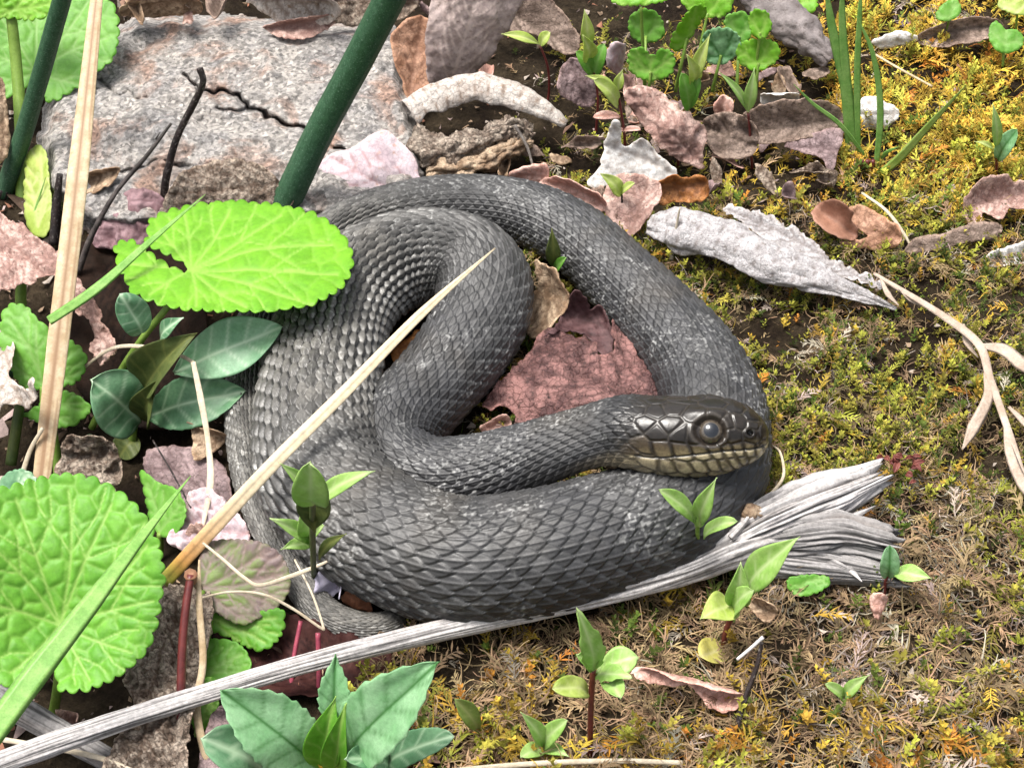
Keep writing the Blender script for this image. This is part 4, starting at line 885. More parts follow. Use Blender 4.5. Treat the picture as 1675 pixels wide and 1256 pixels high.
roll('twisted crumpled tan leaf beneath the rolled ribbed leaf', [(675, 235, 1.4), (730, 245, 1.4), (790, 225, 1.6), (840, 205, 1.8), (868, 225, 1.2)], [.75, .7, .5, .45, .15], -80, 210, D_CRMP, 0, crumple=.26, jag=.5, seed=5, spiral=.3)
roll('crushed tan leaf edge hanging beside the moss under the roll', [(700, 278, .8), (760, 275, 1.0), (820, 250, 1.3), (868, 232, 1.2)], [.3, .5, .4, .12], -60, 200, D_TAN, 0, crumple=.22, jag=.6, seed=6)
roll('long pale grey curled leaf with rough skin lying on the moss', [(1058, 372, 1.3), (1105, 378, 1.25), (1180, 400, 1.25), (1250, 432, 1.25), (1320, 458, 1.2), (1400, 482, 1.15), (1466, 506, 1.0)], [.25, 1.0, 1.05, .90, .70, .40, .05], 2, 150, D_GREY, 14, .05, squash=.85, crumple=.13, seed=7, jag=.40)
roll('thick dark grey curled leaf lying at the back of the green cluster', [(1225, -25, 3.2), (1270, 15, 2.9), (1315, 55, 2.5), (1362, 100, 1.9)], [.8, 1.05, .9, .35], -30, 215, leaf_mat('dead_dark_grey', (.15, .125, .12), (.24, .21, .205), (.11, .09, .08), (.09, .07, .06), 1.2, .7, .1, .9), 0, squash=.8, crumple=.14, seed=9, spiral=.2)
roll('greyish cupped leaf fragment by the pale log root', [(1216, 842, 2.0), (1228, 836, 2.3), (1243, 838, 2.2)], [.2, .24, .16], -40, 200, D_TAN, 0, seed=12, crumple=.03)
dead([(1185, 338), (1230, 346), (1272, 362), (1300, 374), (1352, 412), (1404, 446), (1440, 462), (1432, 474), (1380, 452), (1345, 446), (1322, 432), (1285, 418), (1255, 392), (1215, 372)],
     [(1185, 340, 1.6), (1300, 374, 1.5), (1440, 465, 1.2), (1322, 434, 1.2), (1215, 372, 1.3)], D_GREY, 'lacy grey leaf strip lying along the back of the long pale leaf', 71, h=4, jag=(6, 9), crumple=.07, curl=.15, curlw=7)

# loose scraps filling the litter behind the snake and along the back of the rock
_r = np.random.default_rng(19)
for k in range(46):
    if k < 30: cx, cy = _r.uniform(790, 1380), _r.uniform(95, 325)
    elif k < 38: cx, cy = _r.uniform(180, 700), _r.uniform(-10, 22)
    else: cx, cy = _r.uniform(40, 330), _r.uniform(690, 1180)
    L, w, a = _r.uniform(22, 44), _r.uniform(9, 18), _r.uniform(0, 3.14); an = np.sort(_r.uniform(0, 6.28, 9)); rr = _r.uniform(.7, 1.05, 9)
    q = [(cx + L * c * math.cos(a) - w * d * math.sin(a), cy + .75 * (L * c * math.sin(a) + w * d * math.cos(a))) for c, d in zip(np.cos(an) * rr, np.sin(an) * rr)]
    g0 = at(cx, cy, 0); gz = float(ground_z([g0[0]], [g0[1]])[0]) + (.35 if 30 > k else 1.9 if k < 38 else .25); tl = _r.uniform(-.6, .9)
    lb = 'small curled %s%s%s leaf scrap lying loose %s' % ('narrow ' if w / L < .40 else 'broad ' if w / L > .55 else '', 'upturned ' if tl > .5 else 'flat ' if tl < 0 else '', ('brown', 'mauve', 'tan', 'pink', 'beige', 'brown', 'salmon')[k % 7], 'in the litter behind the snake' if k < 30 else 'along the back of the rock' if k < 38 else 'among stems beside the snake tail')
    o = dead(q, [(cx, cy - 40, gz + .5 + tl), (cx - 40, cy + 30, gz + .1), (cx + 40, cy + 30, gz + .25)], (D_BRWN, D_MAUV, D_TAN, D_PINK, D_CRMP, D_BRWN, D_ROSE)[k % 7], lb, 200 + k, h=5, curl=.25, curlw=9)
    tag(o, group=lb.replace('leaf scrap lying', 'leaf scraps lying'))
# ------------------------------------------------------------------ green plants
G_BRI = leaf_mat('green_bright', (.115, .32, .012), (.165, .40, .018), (.27, .47, .075), None, .8, .5, .25, .25, 10, .35, (.25, .55, .015))
G_MID = leaf_mat('green_scalloped', (.095, .29, .022), (.145, .37, .034), (.27, .45, .095), None, .8, .5, .25, .25, 10, .35, (.22, .50, .025))
G_BACK = leaf_mat('green_back', (.10, .29, .03), (.155, .37, .05), (.22, .40, .10), None, .9, .5, .28, .2, 10, .35, (.24, .5, .04))
G_BLUE = leaf_mat('green_blue', (.085, .21, .10), (.16, .32, .17), (.42, .58, .38), None, 1.2, .42, .15, .25, 9, .5, (.15, .36, .09))
G_BLUE2 = leaf_mat('green_blue_pale', (.19, .40, .18), (.30, .52, .28), (.05, .17, .04), None, 1.2, .38, .2, .3, 9, .5, (.22, .5, .12))
G_BLUE3 = leaf_mat('green_blue_mint', (.15, .33, .17), (.24, .43, .25), (.48, .64, .44), None, 1.2, .4, .18, .3, 9, .5, (.2, .45, .14))
G_OLIV = leaf_mat('green_olive', (.055, .085, .022), (.10, .125, .035), (.16, .18, .05), None, 1.0, .5, .2, .3)
G_YEL = leaf_mat('green_yellow', (.33, .44, .075), (.48, .56, .16), (.55, .60, .25), None, 1.0, .45, .32, .15, 9, .4, (.5, .7, .08))
G_SEED = leaf_mat('green_seedling', (.24, .43, .085), (.37, .54, .16), (.48, .60, .27), None, 1.0, .42, .3, .15, 9, .45, (.35, .65, .1))
G_PURP = leaf_mat('green_purple', (.17, .12, .115), (.15, .22, .05), (.24, .17, .15), None, .55, .5, .2, .3, 9, .35, None, .44, .60)
G_PALE = leaf_mat('yellow_seed_leaf', (.50, .46, .10), (.58, .54, .16), (.6, .55, .25), None, 1.0, .45, .3, .1)
G_BLADE = leaf_mat('green_blade', (.18, .38, .08), (.28, .48, .13), (.35, .5, .22), None, 2.0, .4, .25, .1)
G_RUSH = leaf_mat('green_rush', (.014, .055, .022), (.030, .085, .040), (.03, .08, .035), (.10, .16, .11), 5.0, .5, 0, .6, 16, .4)
G_STEM = leaf_mat('green_stem', (.14, .24, .035), (.20, .31, .06), None, None, 2.0, .45, .1, .2)
R_STEM = leaf_mat('red_stem', (.085, .014, .014), (.15, .03, .026), None, None, 2.5, .35, .05, .1, 9, .5)
P_STEM = leaf_mat('pink_stem', (.25, .045, .075), (.34, .07, .10), None, None, 2.5, .35, .1, .1)
S_STRAW = leaf_mat('straw', (.40, .29, .165), (.56, .45, .30), (.24, .14, .07), None, 1.5, .5, .1, .3, 10)
S_PALE = leaf_mat('straw_pale', (.46, .38, .27), (.60, .52, .40), (.3, .2, .1), None, 1.5, .5, .1, .3, 10)
T_BLACK = leaf_mat('twig_black', (.010, .007, .007), (.028, .018, .016), None, (.16, .14, .13), 2.5, .55, 0, .8)
T_GREY = leaf_mat('twig_grey', (.10, .085, .075), (.20, .175, .155), None, (.05, .04, .035), 2.5, .7, 0, .8)

def palm_veins(c, tips, br=3, w=2.6, seed=0):
    """veins from the petiole point to the rim, each forking"""
    vs = []; r = np.random.default_rng(seed); c = np.array(c, float)
    for t in tips:
        t = np.array(t, float); d = t - c; L = np.linalg.norm(d); nn = np.array([-d[1], d[0]]) / L; bow = r.uniform(-.06, .06)
        p = np.array([c + d * f + nn * L * bow * math.sin(math.pi * f) for f in np.linspace(0, .93, 9)]); vs.append((p, w))
        for k in range(br):
            f = .30 + .5 * k / max(1, br - 1) if br > 1 else .5
            for sg in (-1, 1):
                q = c + d * f + nn * L * bow * math.sin(math.pi * f); a = math.radians(38 + r.uniform(-8, 8)); ln_ = L * (.50 - .32 * f) * r.uniform(.8, 1.15)
                dd = (d / L) * math.cos(a) + nn * sg * math.sin(a); e = q + dd * ln_; e2 = e + ((d / L) * math.cos(a * .4) + nn * sg * math.sin(a * .4)) * ln_ * .5
                vs.append((np.array([q, q + dd * ln_ * .5, e, e2]), w * .62))
    return vs
def stem(name, pts3, r0, r1, mat, parent, sides=10, ribs=False, label=None, cat=None, bumps=.05):
    P = spline(np.asarray(pts3, float), n_per=8)
    prof = None
    if ribs:
        k = 22; prof = [((1 + .10 * (i % 2)) * math.cos(2 * math.pi * i / k), (1 + .10 * (i % 2)) * math.sin(2 * math.pi * i / k)) for i in range(k)]
    return sweep(name, P, [r0, r1], [r0, r1], mat, parent, (0.3, -.6, .7), prof, sides, bumps=bumps, bscale=1.5, label=label, cat=cat)
def round_leaf(label, pts, ctrl, mat, notch, tips, pet, scallop=(5, 17), cells=24, seed=1, h=3.6, bulge=.038, pr=(.13, .11), name='ragwort_leaf', pmat=None):
    b = pet[0]; base = at(*b); t = thing(name, base, label, 'plant')
    leaf('leaf_blade', pts, ctrl, mat, t, scallop=scallop, h=h, veins=palm_veins(notch, tips, 1 if cells else 3, 1.9, seed), cells=cells, bulge=bulge, vh=.035, ripple=.05, rscale=60, seed=seed, thick=.03)
    stem('petiole', [at(*p) for p in pet], pr[0], pr[1], pmat or G_STEM, t)
    return t
# A bright leaf over the snake
round_leaf('bright lime-green scalloped round leaf hanging over the left of the snake',
    [(300, 443), (262, 428), (232, 404), (212, 394), (188, 400), (192, 420), (190, 438), (205, 456), (214, 478), (240, 490), (280, 503), (330, 508), (390, 509), (450, 507), (500, 500), (545, 482), (568, 456), (577, 428), (570, 400), (552, 376), (525, 356), (490, 342), (440, 334), (380, 331), (330, 334), (285, 344), (258, 352), (244, 362), (242, 380), (240, 398), (262, 412), (288, 424), (308, 436)],
    [(305, 440, 4.5), (200, 410, 4.2), (240, 490, 4.9), (400, 509, 5.0), (570, 430, 4.7), (400, 333, 3.9), (260, 352, 3.9), (430, 430, 4.75)], G_BRI, (312, 440),
    [(560, 400), (570, 450), (500, 495), (410, 505), (320, 505), (240, 485), (205, 430), (470, 345), (380, 335), (300, 345), (258, 370)],
    [(150, 700, -.9), (190, 620, 1.1), (232, 555, 2.9), (275, 500, 4.25), (310, 445, 4.35)], (7, 21), 36, 3)
# B big leaf facing the viewer
round_leaf('large bright green scalloped leaf with deep net veins facing up beside the straw',
    [(98, 1042), (80, 1082), (40, 1118), (0, 1122), (-40, 1110), (-60, 1020), (-60, 930), (-40, 850), (-8, 805), (20, 795), (60, 783), (110, 776), (150, 782), (190, 800), (222, 826), (244, 856), (262, 895), (268, 940), (262, 985), (255, 1030), (240, 1065), (205, 1098), (170, 1118), (135, 1130), (100, 1130), (92, 1100), (98, 1068)],
    [(98, 1020, 2.7), (130, 1128, 2.2), (0, 1120, 2.4), (110, 778, 5.2), (265, 940, 3.9), (-50, 930, 4.4), (100, 920, 3.9)], G_MID, (98, 1022),
    [(110, 785), (190, 810), (250, 880), (262, 980), (225, 1070), (150, 1120), (20, 800), (-45, 870), (-50, 980), (10, 1105)],
    [(82, 1185, -1.2), (90, 1150, -.3), (96, 1100, 1.0), (98, 1028, 2.55)], (8, 24), 38, 4, bulge=.06, pr=(.16, .13))
# C/D top left
round_leaf('mid-green scalloped leaf standing behind the straw at the rock corner',
    [(-30, 160), (-40, 60), (-20, -20), (60, -40), (150, -20), (186, 10), (194, 55), (186, 95), (160, 120), (150, 138), (120, 148), (95, 164), (72, 162), (60, 120), (40, 150), (0, 162)],
    [(60, 130, 2.4), (-30, 60, 3.6), (60, -30, 4.6), (190, 50, 3.6), (95, 164, 1.9)], G_BACK, (58, 118), [(60, -30), (150, -5), (185, 60), (140, 140), (-20, 0), (-30, 80), (-10, 150)],
    [(30, 330, -.9), (40, 250, .6), (58, 122, 2.4)], (6, 20), 30, 6)
t = thing('ragwort_leaf', at(40, 380, -1.1), 'crinkled bright green young leaf on a thick pale stalk at the rock corner', 'plant')
leaf('leaf_blade', [(-20, 10), (0, -25), (50, -30), (85, -10), (92, 8), (78, 26), (50, 33), (20, 30), (-10, 30)], [(-20, 10, 5.6), (50, -30, 6.2), (90, 8, 5.7), (40, 32, 5.1)], G_BRI, t, scallop=(7, 14), veins=palm_veins((25, 15), [(90, 5), (50, 30), (60, -25), (0, 28)], 2), cells=14, bulge=.12, h=3.2, seed=8)
stem('stalk', [at(34, 390, -1.1), at(36, 260, 1.0), at(28, 120, 3.2), at(18, 20, 5.2)], .26, .22, G_STEM, t, 14)
round_leaf('pale green leaf low behind the thick pale stalk', [(44, 360), (40, 300), (46, 250), (66, 238), (78, 262), (82, 310), (84, 350), (76, 385), (56, 385)], [(44, 360, .2), (60, 240, 2.0), (84, 330, 1.2), (70, 385, .2)], G_YEL, (62, 370), [(66, 245), (80, 300), (48, 290)], [(64, 400, -1.0), (62, 372, .1)], (2, 14), None, 9, pr=(.06, .05))
# left middle scalloped leaves
round_leaf('green scalloped leaf half hidden by the straw and dry leaves', [(10, 505), (40, 500), (60, 520), (90, 545), (120, 560), (140, 580), (138, 605), (125, 625), (100, 632), (70, 635), (40, 635), (15, 600), (0, 560)], [(10, 510, 2.6), (130, 590, 1.7), (70, 632, 1.1), (60, 560, 2.2)], G_BACK, (70, 628), [(10, 515), (60, 525), (120, 570), (135, 605), (10, 590)], [(75, 790, -1.3), (72, 700, .0), (70, 632, 1.1)], (5, 18), 28, 10)
round_leaf('small green scalloped leaf low at the foot of the straw', [(60, 665), (85, 645), (110, 640), (140, 655), (148, 672), (130, 690), (115, 697), (90, 698), (40, 680)], [(60, 665, .7), (110, 640, 1.3), (145, 675, .9), (90, 698, .4)], G_BACK, (70, 668), [(140, 660), (115, 692), (100, 645)], [(95, 800, -1.3), (90, 740, -.5), (80, 680, .5)], (4, 15), 26, 11)
round_leaf('dark green leaf in the shade behind the big scalloped leaf', [(0, 800), (10, 775), (40, 768), (60, 790), (50, 820), (10, 830)], [(0, 800, 0.2), (40, 768, .9), (50, 820, .3)], G_BLUE, (20, 800), [(50, 775), (45, 815)], [(30, 850, -1.2), (20, 805, .0)], (3, 12), None, 12)
round_leaf('green curled leaf under the tip of the long green blade', [(232, 770), (262, 790), (290, 800), (305, 830), (300, 862), (275, 880), (250, 860), (240, 820)], [(232, 775, .6), (300, 830, 1.0), (270, 880, .1)], G_BACK, (262, 870), [(240, 785), (300, 820)], [(262, 905, -.8), (262, 872, .1)], (2, 14), None, 13)
# purplish leaf and the two below it
round_leaf('purple-tinged round leaf lying beside the tail', [(332, 895), (350, 884), (390, 882), (430, 888), (460, 908), (474, 940), (472, 968), (450, 996), (420, 1012), (398, 1022), (370, 1012), (345, 990), (328, 950), (326, 920)], [(332, 895, 1.9), (430, 886, 2.2), (472, 955, 1.5), (398, 1020, 1.0), (328, 950, 1.5)], G_PURP, (332, 962), [(470, 935), (440, 895), (360, 888), (400, 1015), (450, 990)], [(325, 1110, -.1), (322, 1040, .7), (330, 965, 1.5)], (2.5, 13), None, 14, bulge=.03)
round_leaf('bright green scalloped leaf below the purple-tinged leaf', [(340, 1000), (380, 1010), (430, 1000), (462, 996), (466, 1020), (455, 1046), (430, 1064), (405, 1058), (370, 1040), (345, 1030)], [(340, 1000, .9), (462, 997, 1.2), (430, 1062, .5), (345, 1030, .6)], G_MID, (345, 1012), [(460, 1010), (440, 1055), (395, 1050)], [(330, 1120, -.1), (335, 1060, .4), (345, 1014, .8)], (5, 16), 26, 15)
round_leaf('plain green leaf low beside the pale straw stalk', [(320, 1050), (350, 1044), (390, 1052), (410, 1080), (405, 1108), (370, 1115), (330, 1110), (318, 1080)], [(320, 1055, .5), (400, 1060, .8), (370, 1114, .3)], G_BACK, (325, 1105), [(400, 1065), (405, 1100), (350, 1050)], [(322, 1135, -.1), (325, 1108, .3)], (2, 15), 30, 16)
round_leaf('yellow-green leaf edge under the grey stick', [(310, 1170), (322, 1120), (350, 1108), (360, 1140), (345, 1185), (325, 1195)], [(310, 1170, .2), (350, 1110, .6), (335, 1190, .1)], G_MID, (325, 1185), [(350, 1115), (352, 1150)], [(322, 1215, -.2), (325, 1188, .1)], (2, 14), None, 17)
# cluster at the top
for k, (pts, cz, pet, lab) in enumerate((
    ([(1030, 85), (1050, 78), (1066, 92), (1084, 80), (1102, 92), (1100, 118), (1075, 132), (1045, 128), (1028, 110)], 2.6, (1060, 160), 'small round green leaf lowest in the leafy cluster at the back'),
    ([(1150, 60), (1170, 46), (1200, 50), (1212, 70), (1200, 95), (1175, 106), (1150, 95)], 3.0, (1165, 150), 'blue-green round leaf in the middle of the leafy cluster'),
    ([(1205, 78), (1225, 66), (1258, 66), (1276, 80), (1268, 102), (1240, 116), (1212, 105)], 2.9, (1235, 160), 'lime-green scalloped leaf at the end of the leafy cluster by the grey roll'),
    ([(1225, 28), (1238, 15), (1256, 22), (1262, 45), (1248, 64), (1230, 55)], 4.2, (1232, 150), 'oval bright leaf standing above the scalloped leaf by the grey roll'),
    ([(1115, 0), (1140, -20), (1190, -20), (1198, 10), (1180, 28), (1150, 26), (1130, 20)], 4.6, (1130, 150), 'crinkled bright green leaf at the top of the leafy cluster'),
    ([(1000, 0), (1030, -25), (1085, -20), (1090, 0), (1060, 8), (1025, 10)], 5.2, (1055, 150), 'pale green leaf rim highest behind the seedlings'),
    ([(1100, 60), (1118, 30), (1140, 10), (1156, 18), (1140, 46), (1116, 80), (1098, 82)], 3.8, (1105, 150), 'folded lime leaf stalk in the leafy cluster'),
    ([(1030, 30), (1055, 15), (1080, 30), (1085, 60), (1055, 72), (1032, 58)], 2.6, (1055, 150), 'dark green leaf in the shade of the leafy cluster'),
    ([(1185, 30), (1215, 20), (1230, 40), (1222, 70), (1195, 60)], 2.7, (1205, 150), 'shaded green leaf between the bright leaves of the cluster'),
    ([(1245, 5), (1290, -10), (1330, -10), (1335, 15), (1300, 30), (1265, 28)], 2.7, (1290, 60), 'green leaf behind the dark grey curled leaf'))):
    c = np.mean(pts, 0); dz = (np.ptp([p[1] for p in pts])) / 60.
    m_ = (G_MID, G_BLUE2, G_BRI, G_BRI, G_BRI, G_BRI, G_BRI, G_BACK, G_BACK, G_BRI)[k]
    tp = [pts[i] for i in range(0, len(pts), 2)]
    round_leaf(lab, pts, [(c[0], c[1] - 30, cz + dz), (c[0] - 40, c[1] + 30, cz - dz * .7), (c[0] + 40, c[1] + 30, cz - dz * .5), (c[0], c[1], cz + .1)], m_, (c[0], c[1] + 18), tp, [(pet[0], pet[1], 1.0), ((pet[0] + c[0]) / 2, (pet[1] + c[1] + 15) / 2, (cz + 1) / 2), (c[0], c[1] + 16, cz - dz * .3)], (3.5, 13), 20, 20 + k, h=4, bulge=.05, pr=(.08, .06))
for k, (pts, cz, pet, lab) in enumerate((
    ([(1618, 50), (1628, 35), (1645, 48), (1665, 50), (1675, 68), (1660, 85), (1635, 86), (1620, 70)], 2.7, (1640, 110), 'notched green leaf in the golden moss at the back'),
    ([(1530, 28), (1545, 5), (1565, 0), (1572, 18), (1555, 34)], 3.2, (1545, 60), 'small pale green leaf above the golden moss'),
    ([(1632, 8), (1650, -10), (1690, -10), (1690, 20), (1660, 24)], 3.4, (1660, 70), 'yellow-green leaf above the notched leaf in the moss'))):
    c = np.mean(pts, 0)
    round_leaf(lab, pts, [(c[0], c[1] - 25, cz + .5), (c[0] - 30, c[1] + 25, cz - .4), (c[0] + 30, c[1] + 25, cz - .3)], (G_BACK, G_BACK, G_YEL)[k], (c[0], c[1] + 12), [pts[0], pts[2], pts[4]], [(pet[0], pet[1], 1.6), (c[0], c[1] + 12, cz - .2)], (2, 13), 20, 40 + k, h=4, pr=(.06, .05))
round_leaf('green leaf edge showing beneath the broken log', [(1290, 945), (1320, 940), (1352, 942), (1356, 955), (1335, 970), (1305, 974), (1290, 962)], [(1290, 950, .9), (1352, 945, 1.1), (1310, 974, .7)], G_BACK, (1320, 950), [(1350, 948), (1300, 970)], [(1322, 945, .2), (1320, 952, .8)], (2.5, 12), None, 45, h=3.6, pr=(.04, .04))

def plant(label, base, stem_px, r0, r1, smat, leaves, name='seedling', lean=.15, base_z=None, n=26, m=11):
    """leaves: (base px, tip px, half width px, shape, material, depth offset of tip towards viewer cm[, kwargs])"""
    gz = float(ground_z([at(*base)[0]], [at(*base)[1]])[0]) if base_z is None else base_z
    b = at(base[0], base[1], gz); t = thing(name, b - [0, 0, .05], label, 'seedling' if name == 'seedling' else 'plant')
    P = path_up([base] + list(stem_px), gz, lean); stem('stem', np.vstack([P[0] - [0, 0, .15], P]), r0, r1, smat, t, 8)
    for k, lf in enumerate(leaves):
        bp, tp, wpx, sh, mt, dep = lf[:6]; kw = lf[6] if len(lf) > 6 else {}
        dd = np.hypot(P[:, 0] * 0, 0); pxs, pys = to_px(P); i = int(np.argmin(np.hypot(pxs - bp[0], pys - bp[1])))
        y0 = P[i, 1]; B0 = at_y(bp[0], bp[1], y0); T0 = at_y(tp[0], tp[1], y0 - dep)
        T0[2] = max(T0[2], ground_z([T0[0]], [T0[1]])[0] + .15)
        blade_leaf('leaf', B0, T0, wpx / 46., mt, t, sh, n=n, m=m, seed=k, **kw)
    return t
SEEDG = None
# front centre plant with toothed leaves
plant('blue-green plant with large toothed leaves in front of the grey stick', (540, 1290), [(540, 1262), (543, 1235)], .2, .17, G_STEM,
    [((528, 1258), (362, 1128), 44, 'ellip', G_BLUE2, -.3, dict(teeth=.10, nteeth=10, bend=.10, nv=6, cup=.2, face=(.15, -.5, .85))), ((552, 1258), (716, 1084), 44, 'ellip', G_BLUE2, .3, dict(teeth=.10, nteeth=10, bend=.10, nv=6, cup=.2, face=(-.1, -.5, .85))),
     ((545, 1200), (549, 1070), 20, 'lance', G_BLUE2, -1.2, dict(teeth=.16, nteeth=8, bend=.06)), ((530, 1262), (548, 1140), 25, 'lance', G_MID, -.2, dict(bend=.10, cup=.55)), ((556, 1265), (566, 1150), 18, 'lance', G_MID, .3, dict(cup=.6)),
     ((628, 1258), (742, 1204), 22, 'oval', G_BLUE, .6, dict(teeth=.05)), ((640, 1268), (565, 1240), 22, 'oval', G_BLUE, 1.2, {})], name='leafy_plant', n=44, m=25)
plant('plain oval green leaf at the foot of the pale stalk', (400, 1300), [(395, 1270)], .08, .06, G_STEM, [((440, 1268), (330, 1206), 34, 'oval', G_BLUE, .3, dict(nv=5))], name='leafy_plant', n=18, m=9)
# blue-green plant under the bright leaf
plant('blue-green broad-leaved plant under the bright lime leaf', (215, 735), [(218, 700), (225, 655), (235, 610), (250, 570)], .2, .1, G_STEM,
    [((285, 610), (462, 535), 44, 'ellip', G_BLUE3, -.6, dict(nv=6, face=(0, -.6, .8), bend=.05, vh=-.01)), ((238, 682), (402, 640), 42, 'ellip', G_BLUE, .3, dict(nv=5, teeth=.04, face=(0, -.6, .8))), ((228, 690), (150, 622), 52, 'oval', G_BLUE, .6, dict(nv=5, face=(.1, -.5, .85))),
     ((238, 640), (320, 545), 36, 'ovate', G_OLIV, .1, dict(cup=.8, face=(-.5, -.6, .4))), ((232, 545), (196, 482), 26, 'oval', G_BLUE, 0, dict()), ((262, 556), (300, 520), 14, 'lance', G_BLUE, .2, {}), ((245, 690), (260, 620), 24, 'ovate', G_OLIV, .5, dict(cup=.7)), ((225, 715), (200, 770), 24, 'oval', G_OLIV, .6, {})], name='leafy_plant', n=44, m=25, lean=.1)
# seedlings
plant('tall many-leaved seedling standing in front of the snake tail bend', (514, 950), [(512, 905), (511, 850), (513, 800)], .09, .08, G_OLIV,
    [((512, 820), (458, 757), 9, 'lance', G_SEED, .2), ((513, 825), (508, 757), 19, 'oval', G_SEED, .5), ((515, 870), (516, 782), 20, 'spoon', G_OLIV, -.3, dict(cup=.6)), ((516, 828), (612, 770), 12, 'lance', G_SEED, .3), ((508, 892), (442, 848), 12, 'lance', G_SEED, .5), ((506, 880), (495, 825), 15, 'lance', G_SEED, .2),
     ((510, 893), (460, 898), 10, 'lance', G_SEED, .8), ((512, 890), (530, 860), 10, 'oval', G_SEED, .4), ((523, 915), (566, 873), 9, 'lance', G_OLIV, .3)], lean=-.75)
plant('three-leaved green seedling growing between the snake and the log', (1142, 948), [(1142, 900), (1141, 862), (1142, 845)], .08, .06, G_STEM,
    [((1138, 862), (1078, 800), 14, 'spoon', G_SEED, .3), ((1143, 860), (1172, 782), 14, 'lance', G_SEED, .2), ((1152, 880), (1206, 852), 11, 'oval', G_SEED, .8), ((1140, 862), (1134, 832), 5, 'lance', G_SEED, .1), ((1144, 862), (1146, 832), 6, 'lance', G_SEED, .2)], lean=-.15)
plant('large bright seedling with yellow seed leaf before the log', (1182, 1062), [(1188, 1030), (1200, 1000), (1208, 965)], .10, .08, R_STEM,
    [((1212, 975), (1308, 878), 24, 'lance', G_SEED, .2, dict(bend=.1)), ((1205, 990), (1212, 920), 18, 'ovate', G_SEED, -.1, dict(cup=.5)), ((1200, 990), (1146, 1012), 24, 'ovate', G_YEL, .9, dict()), ((1204, 1010), (1232, 965), 18, 'oval', G_SEED, .7), ((1186, 1060), (1146, 1074), 22, 'oval', G_PALE, .9, dict(bend=.02))])
plant('seedling at the broken end of the log with a drooping leaf', (1446, 985), [(1448, 955), (1452, 940)], .06, .05, R_STEM, [((1452, 945), (1456, 892), 14, 'oval', G_BLUE2, -.1), ((1456, 938), (1524, 946), 14, 'lance', G_SEED, .7)])
plant('tiny two-leaved seedling alone in the brown moss', (1379, 1155), [(1379, 1143)], .04, .04, R_STEM, [((1379, 1146), (1350, 1118), 9, 'oval', G_SEED, .2), ((1380, 1144), (1421, 1104), 10, 'lance', G_SEED, .2)])
plant('lobed seedling on a tall dark red stem in front of the log', (965, 1240), [(966, 1180), (968, 1130), (970, 1095)], .09, .09, R_STEM,
    [((970, 1098), (944, 994), 16, 'lance', G_SEED, .1, dict(teeth=.25, nteeth=4)), ((966, 1095), (944, 1070), 10, 'oval', G_SEED, .2), ((974, 1090), (985, 1062), 8, 'lance', G_SEED, .2), ((972, 1100), (1044, 1074), 20, 'spoon', G_SEED, -.1), ((974, 1106), (1034, 1108), 13, 'lance', G_SEED, .8, dict(teeth=.3, nteeth=4)), ((962, 1132), (904, 1126), 16, 'oval', G_YEL, .6), ((995, 1118), (1015, 1142), 14, 'oval', G_SEED, 1.2)])
plant('small four-leaved seedling next to the pale straw in front', (888, 1236), [(889, 1222)], .06, .05, G_STEM, [((888, 1222), (852, 1164), 12, 'lance', G_SEED, .1), ((890, 1222), (928, 1178), 13, 'oval', G_SEED, .2), ((886, 1228), (852, 1238), 12, 'oval', G_SEED, .8), ((892, 1228), (930, 1236), 10, 'lance', G_SEED, .8)])
plant('single upright spoon-shaped leaf between the toothed plant and the lobed seedling', (782, 1206), [(780, 1198)], .05, .05, G_OLIV, [((782, 1200), (744, 1142), 14, 'spoon', leaf_mat('green_dull', (.16, .24, .05), (.22, .30, .07), (.3, .34, .12), None, 1, .5, .25, .2), .1)])
plant('small olive two-leaved seedling poking up against the inner loop of the snake', (906, 480), [(908, 455), (905, 442)], .05, .04, R_STEM, [((906, 440), (903, 374), 13, 'lance', G_OLIV, .1, dict(face=(0, -.9, .3))), ((910, 452), (926, 422), 10, 'oval', G_BACK, .5)])
plant('pale two-leaved seedling on a thin black stem behind the snake', (1018, 385), [(1018, 350), (1017, 318)], .05, .04, T_BLACK, [((1016, 320), (982, 284), 15, 'ovate', G_YEL, .1), ((1018, 318), (1038, 300), 8, 'oval', G_YEL, .4)])
plant('pale green winged seedling on a dark stem by the rolled leaf', (892, 185), [(898, 150), (896, 110), (884, 76)], .06, .05, R_STEM, [((884, 74), (820, 56), 11, 'lance', G_YEL, .2), ((884, 74), (900, 54), 12, 'oval', G_YEL, .1)])
plant('tall seedling with stacked yellow-green leaves among the pink leaves', (975, 215), [(978, 160), (970, 110), (962, 80)], .06, .05, R_STEM, [((962, 82), (956, 16), 13, 'lance', G_YEL, .1), ((962, 100), (954, 58), 17, 'ovate', G_YEL, .5), ((968, 125), (942, 85), 14, 'oval', G_BACK, .2), ((972, 125), (988, 72), 14, 'oval', G_BACK, -.2)])
plant('seedling with red stem and small pink lower leaves over the white leaf', (1024, 292), [(1022, 230), (1014, 170), (1008, 148)], .07, .05, R_STEM, [((1010, 150), (958, 124), 10, 'lance', G_YEL, .2), ((1010, 175), (972, 130), 16, 'oval', G_YEL, .4), ((1010, 150), (1018, 115), 10, 'lance', G_YEL, 0), ((1014, 192), (970, 192), 9, 'oval', D_ROSE, .3), ((1020, 214), (1048, 212), 6, 'oval', D_ROSE, .3), ((1020, 216), (1008, 212), 5, 'oval', D_ROSE, .3)])
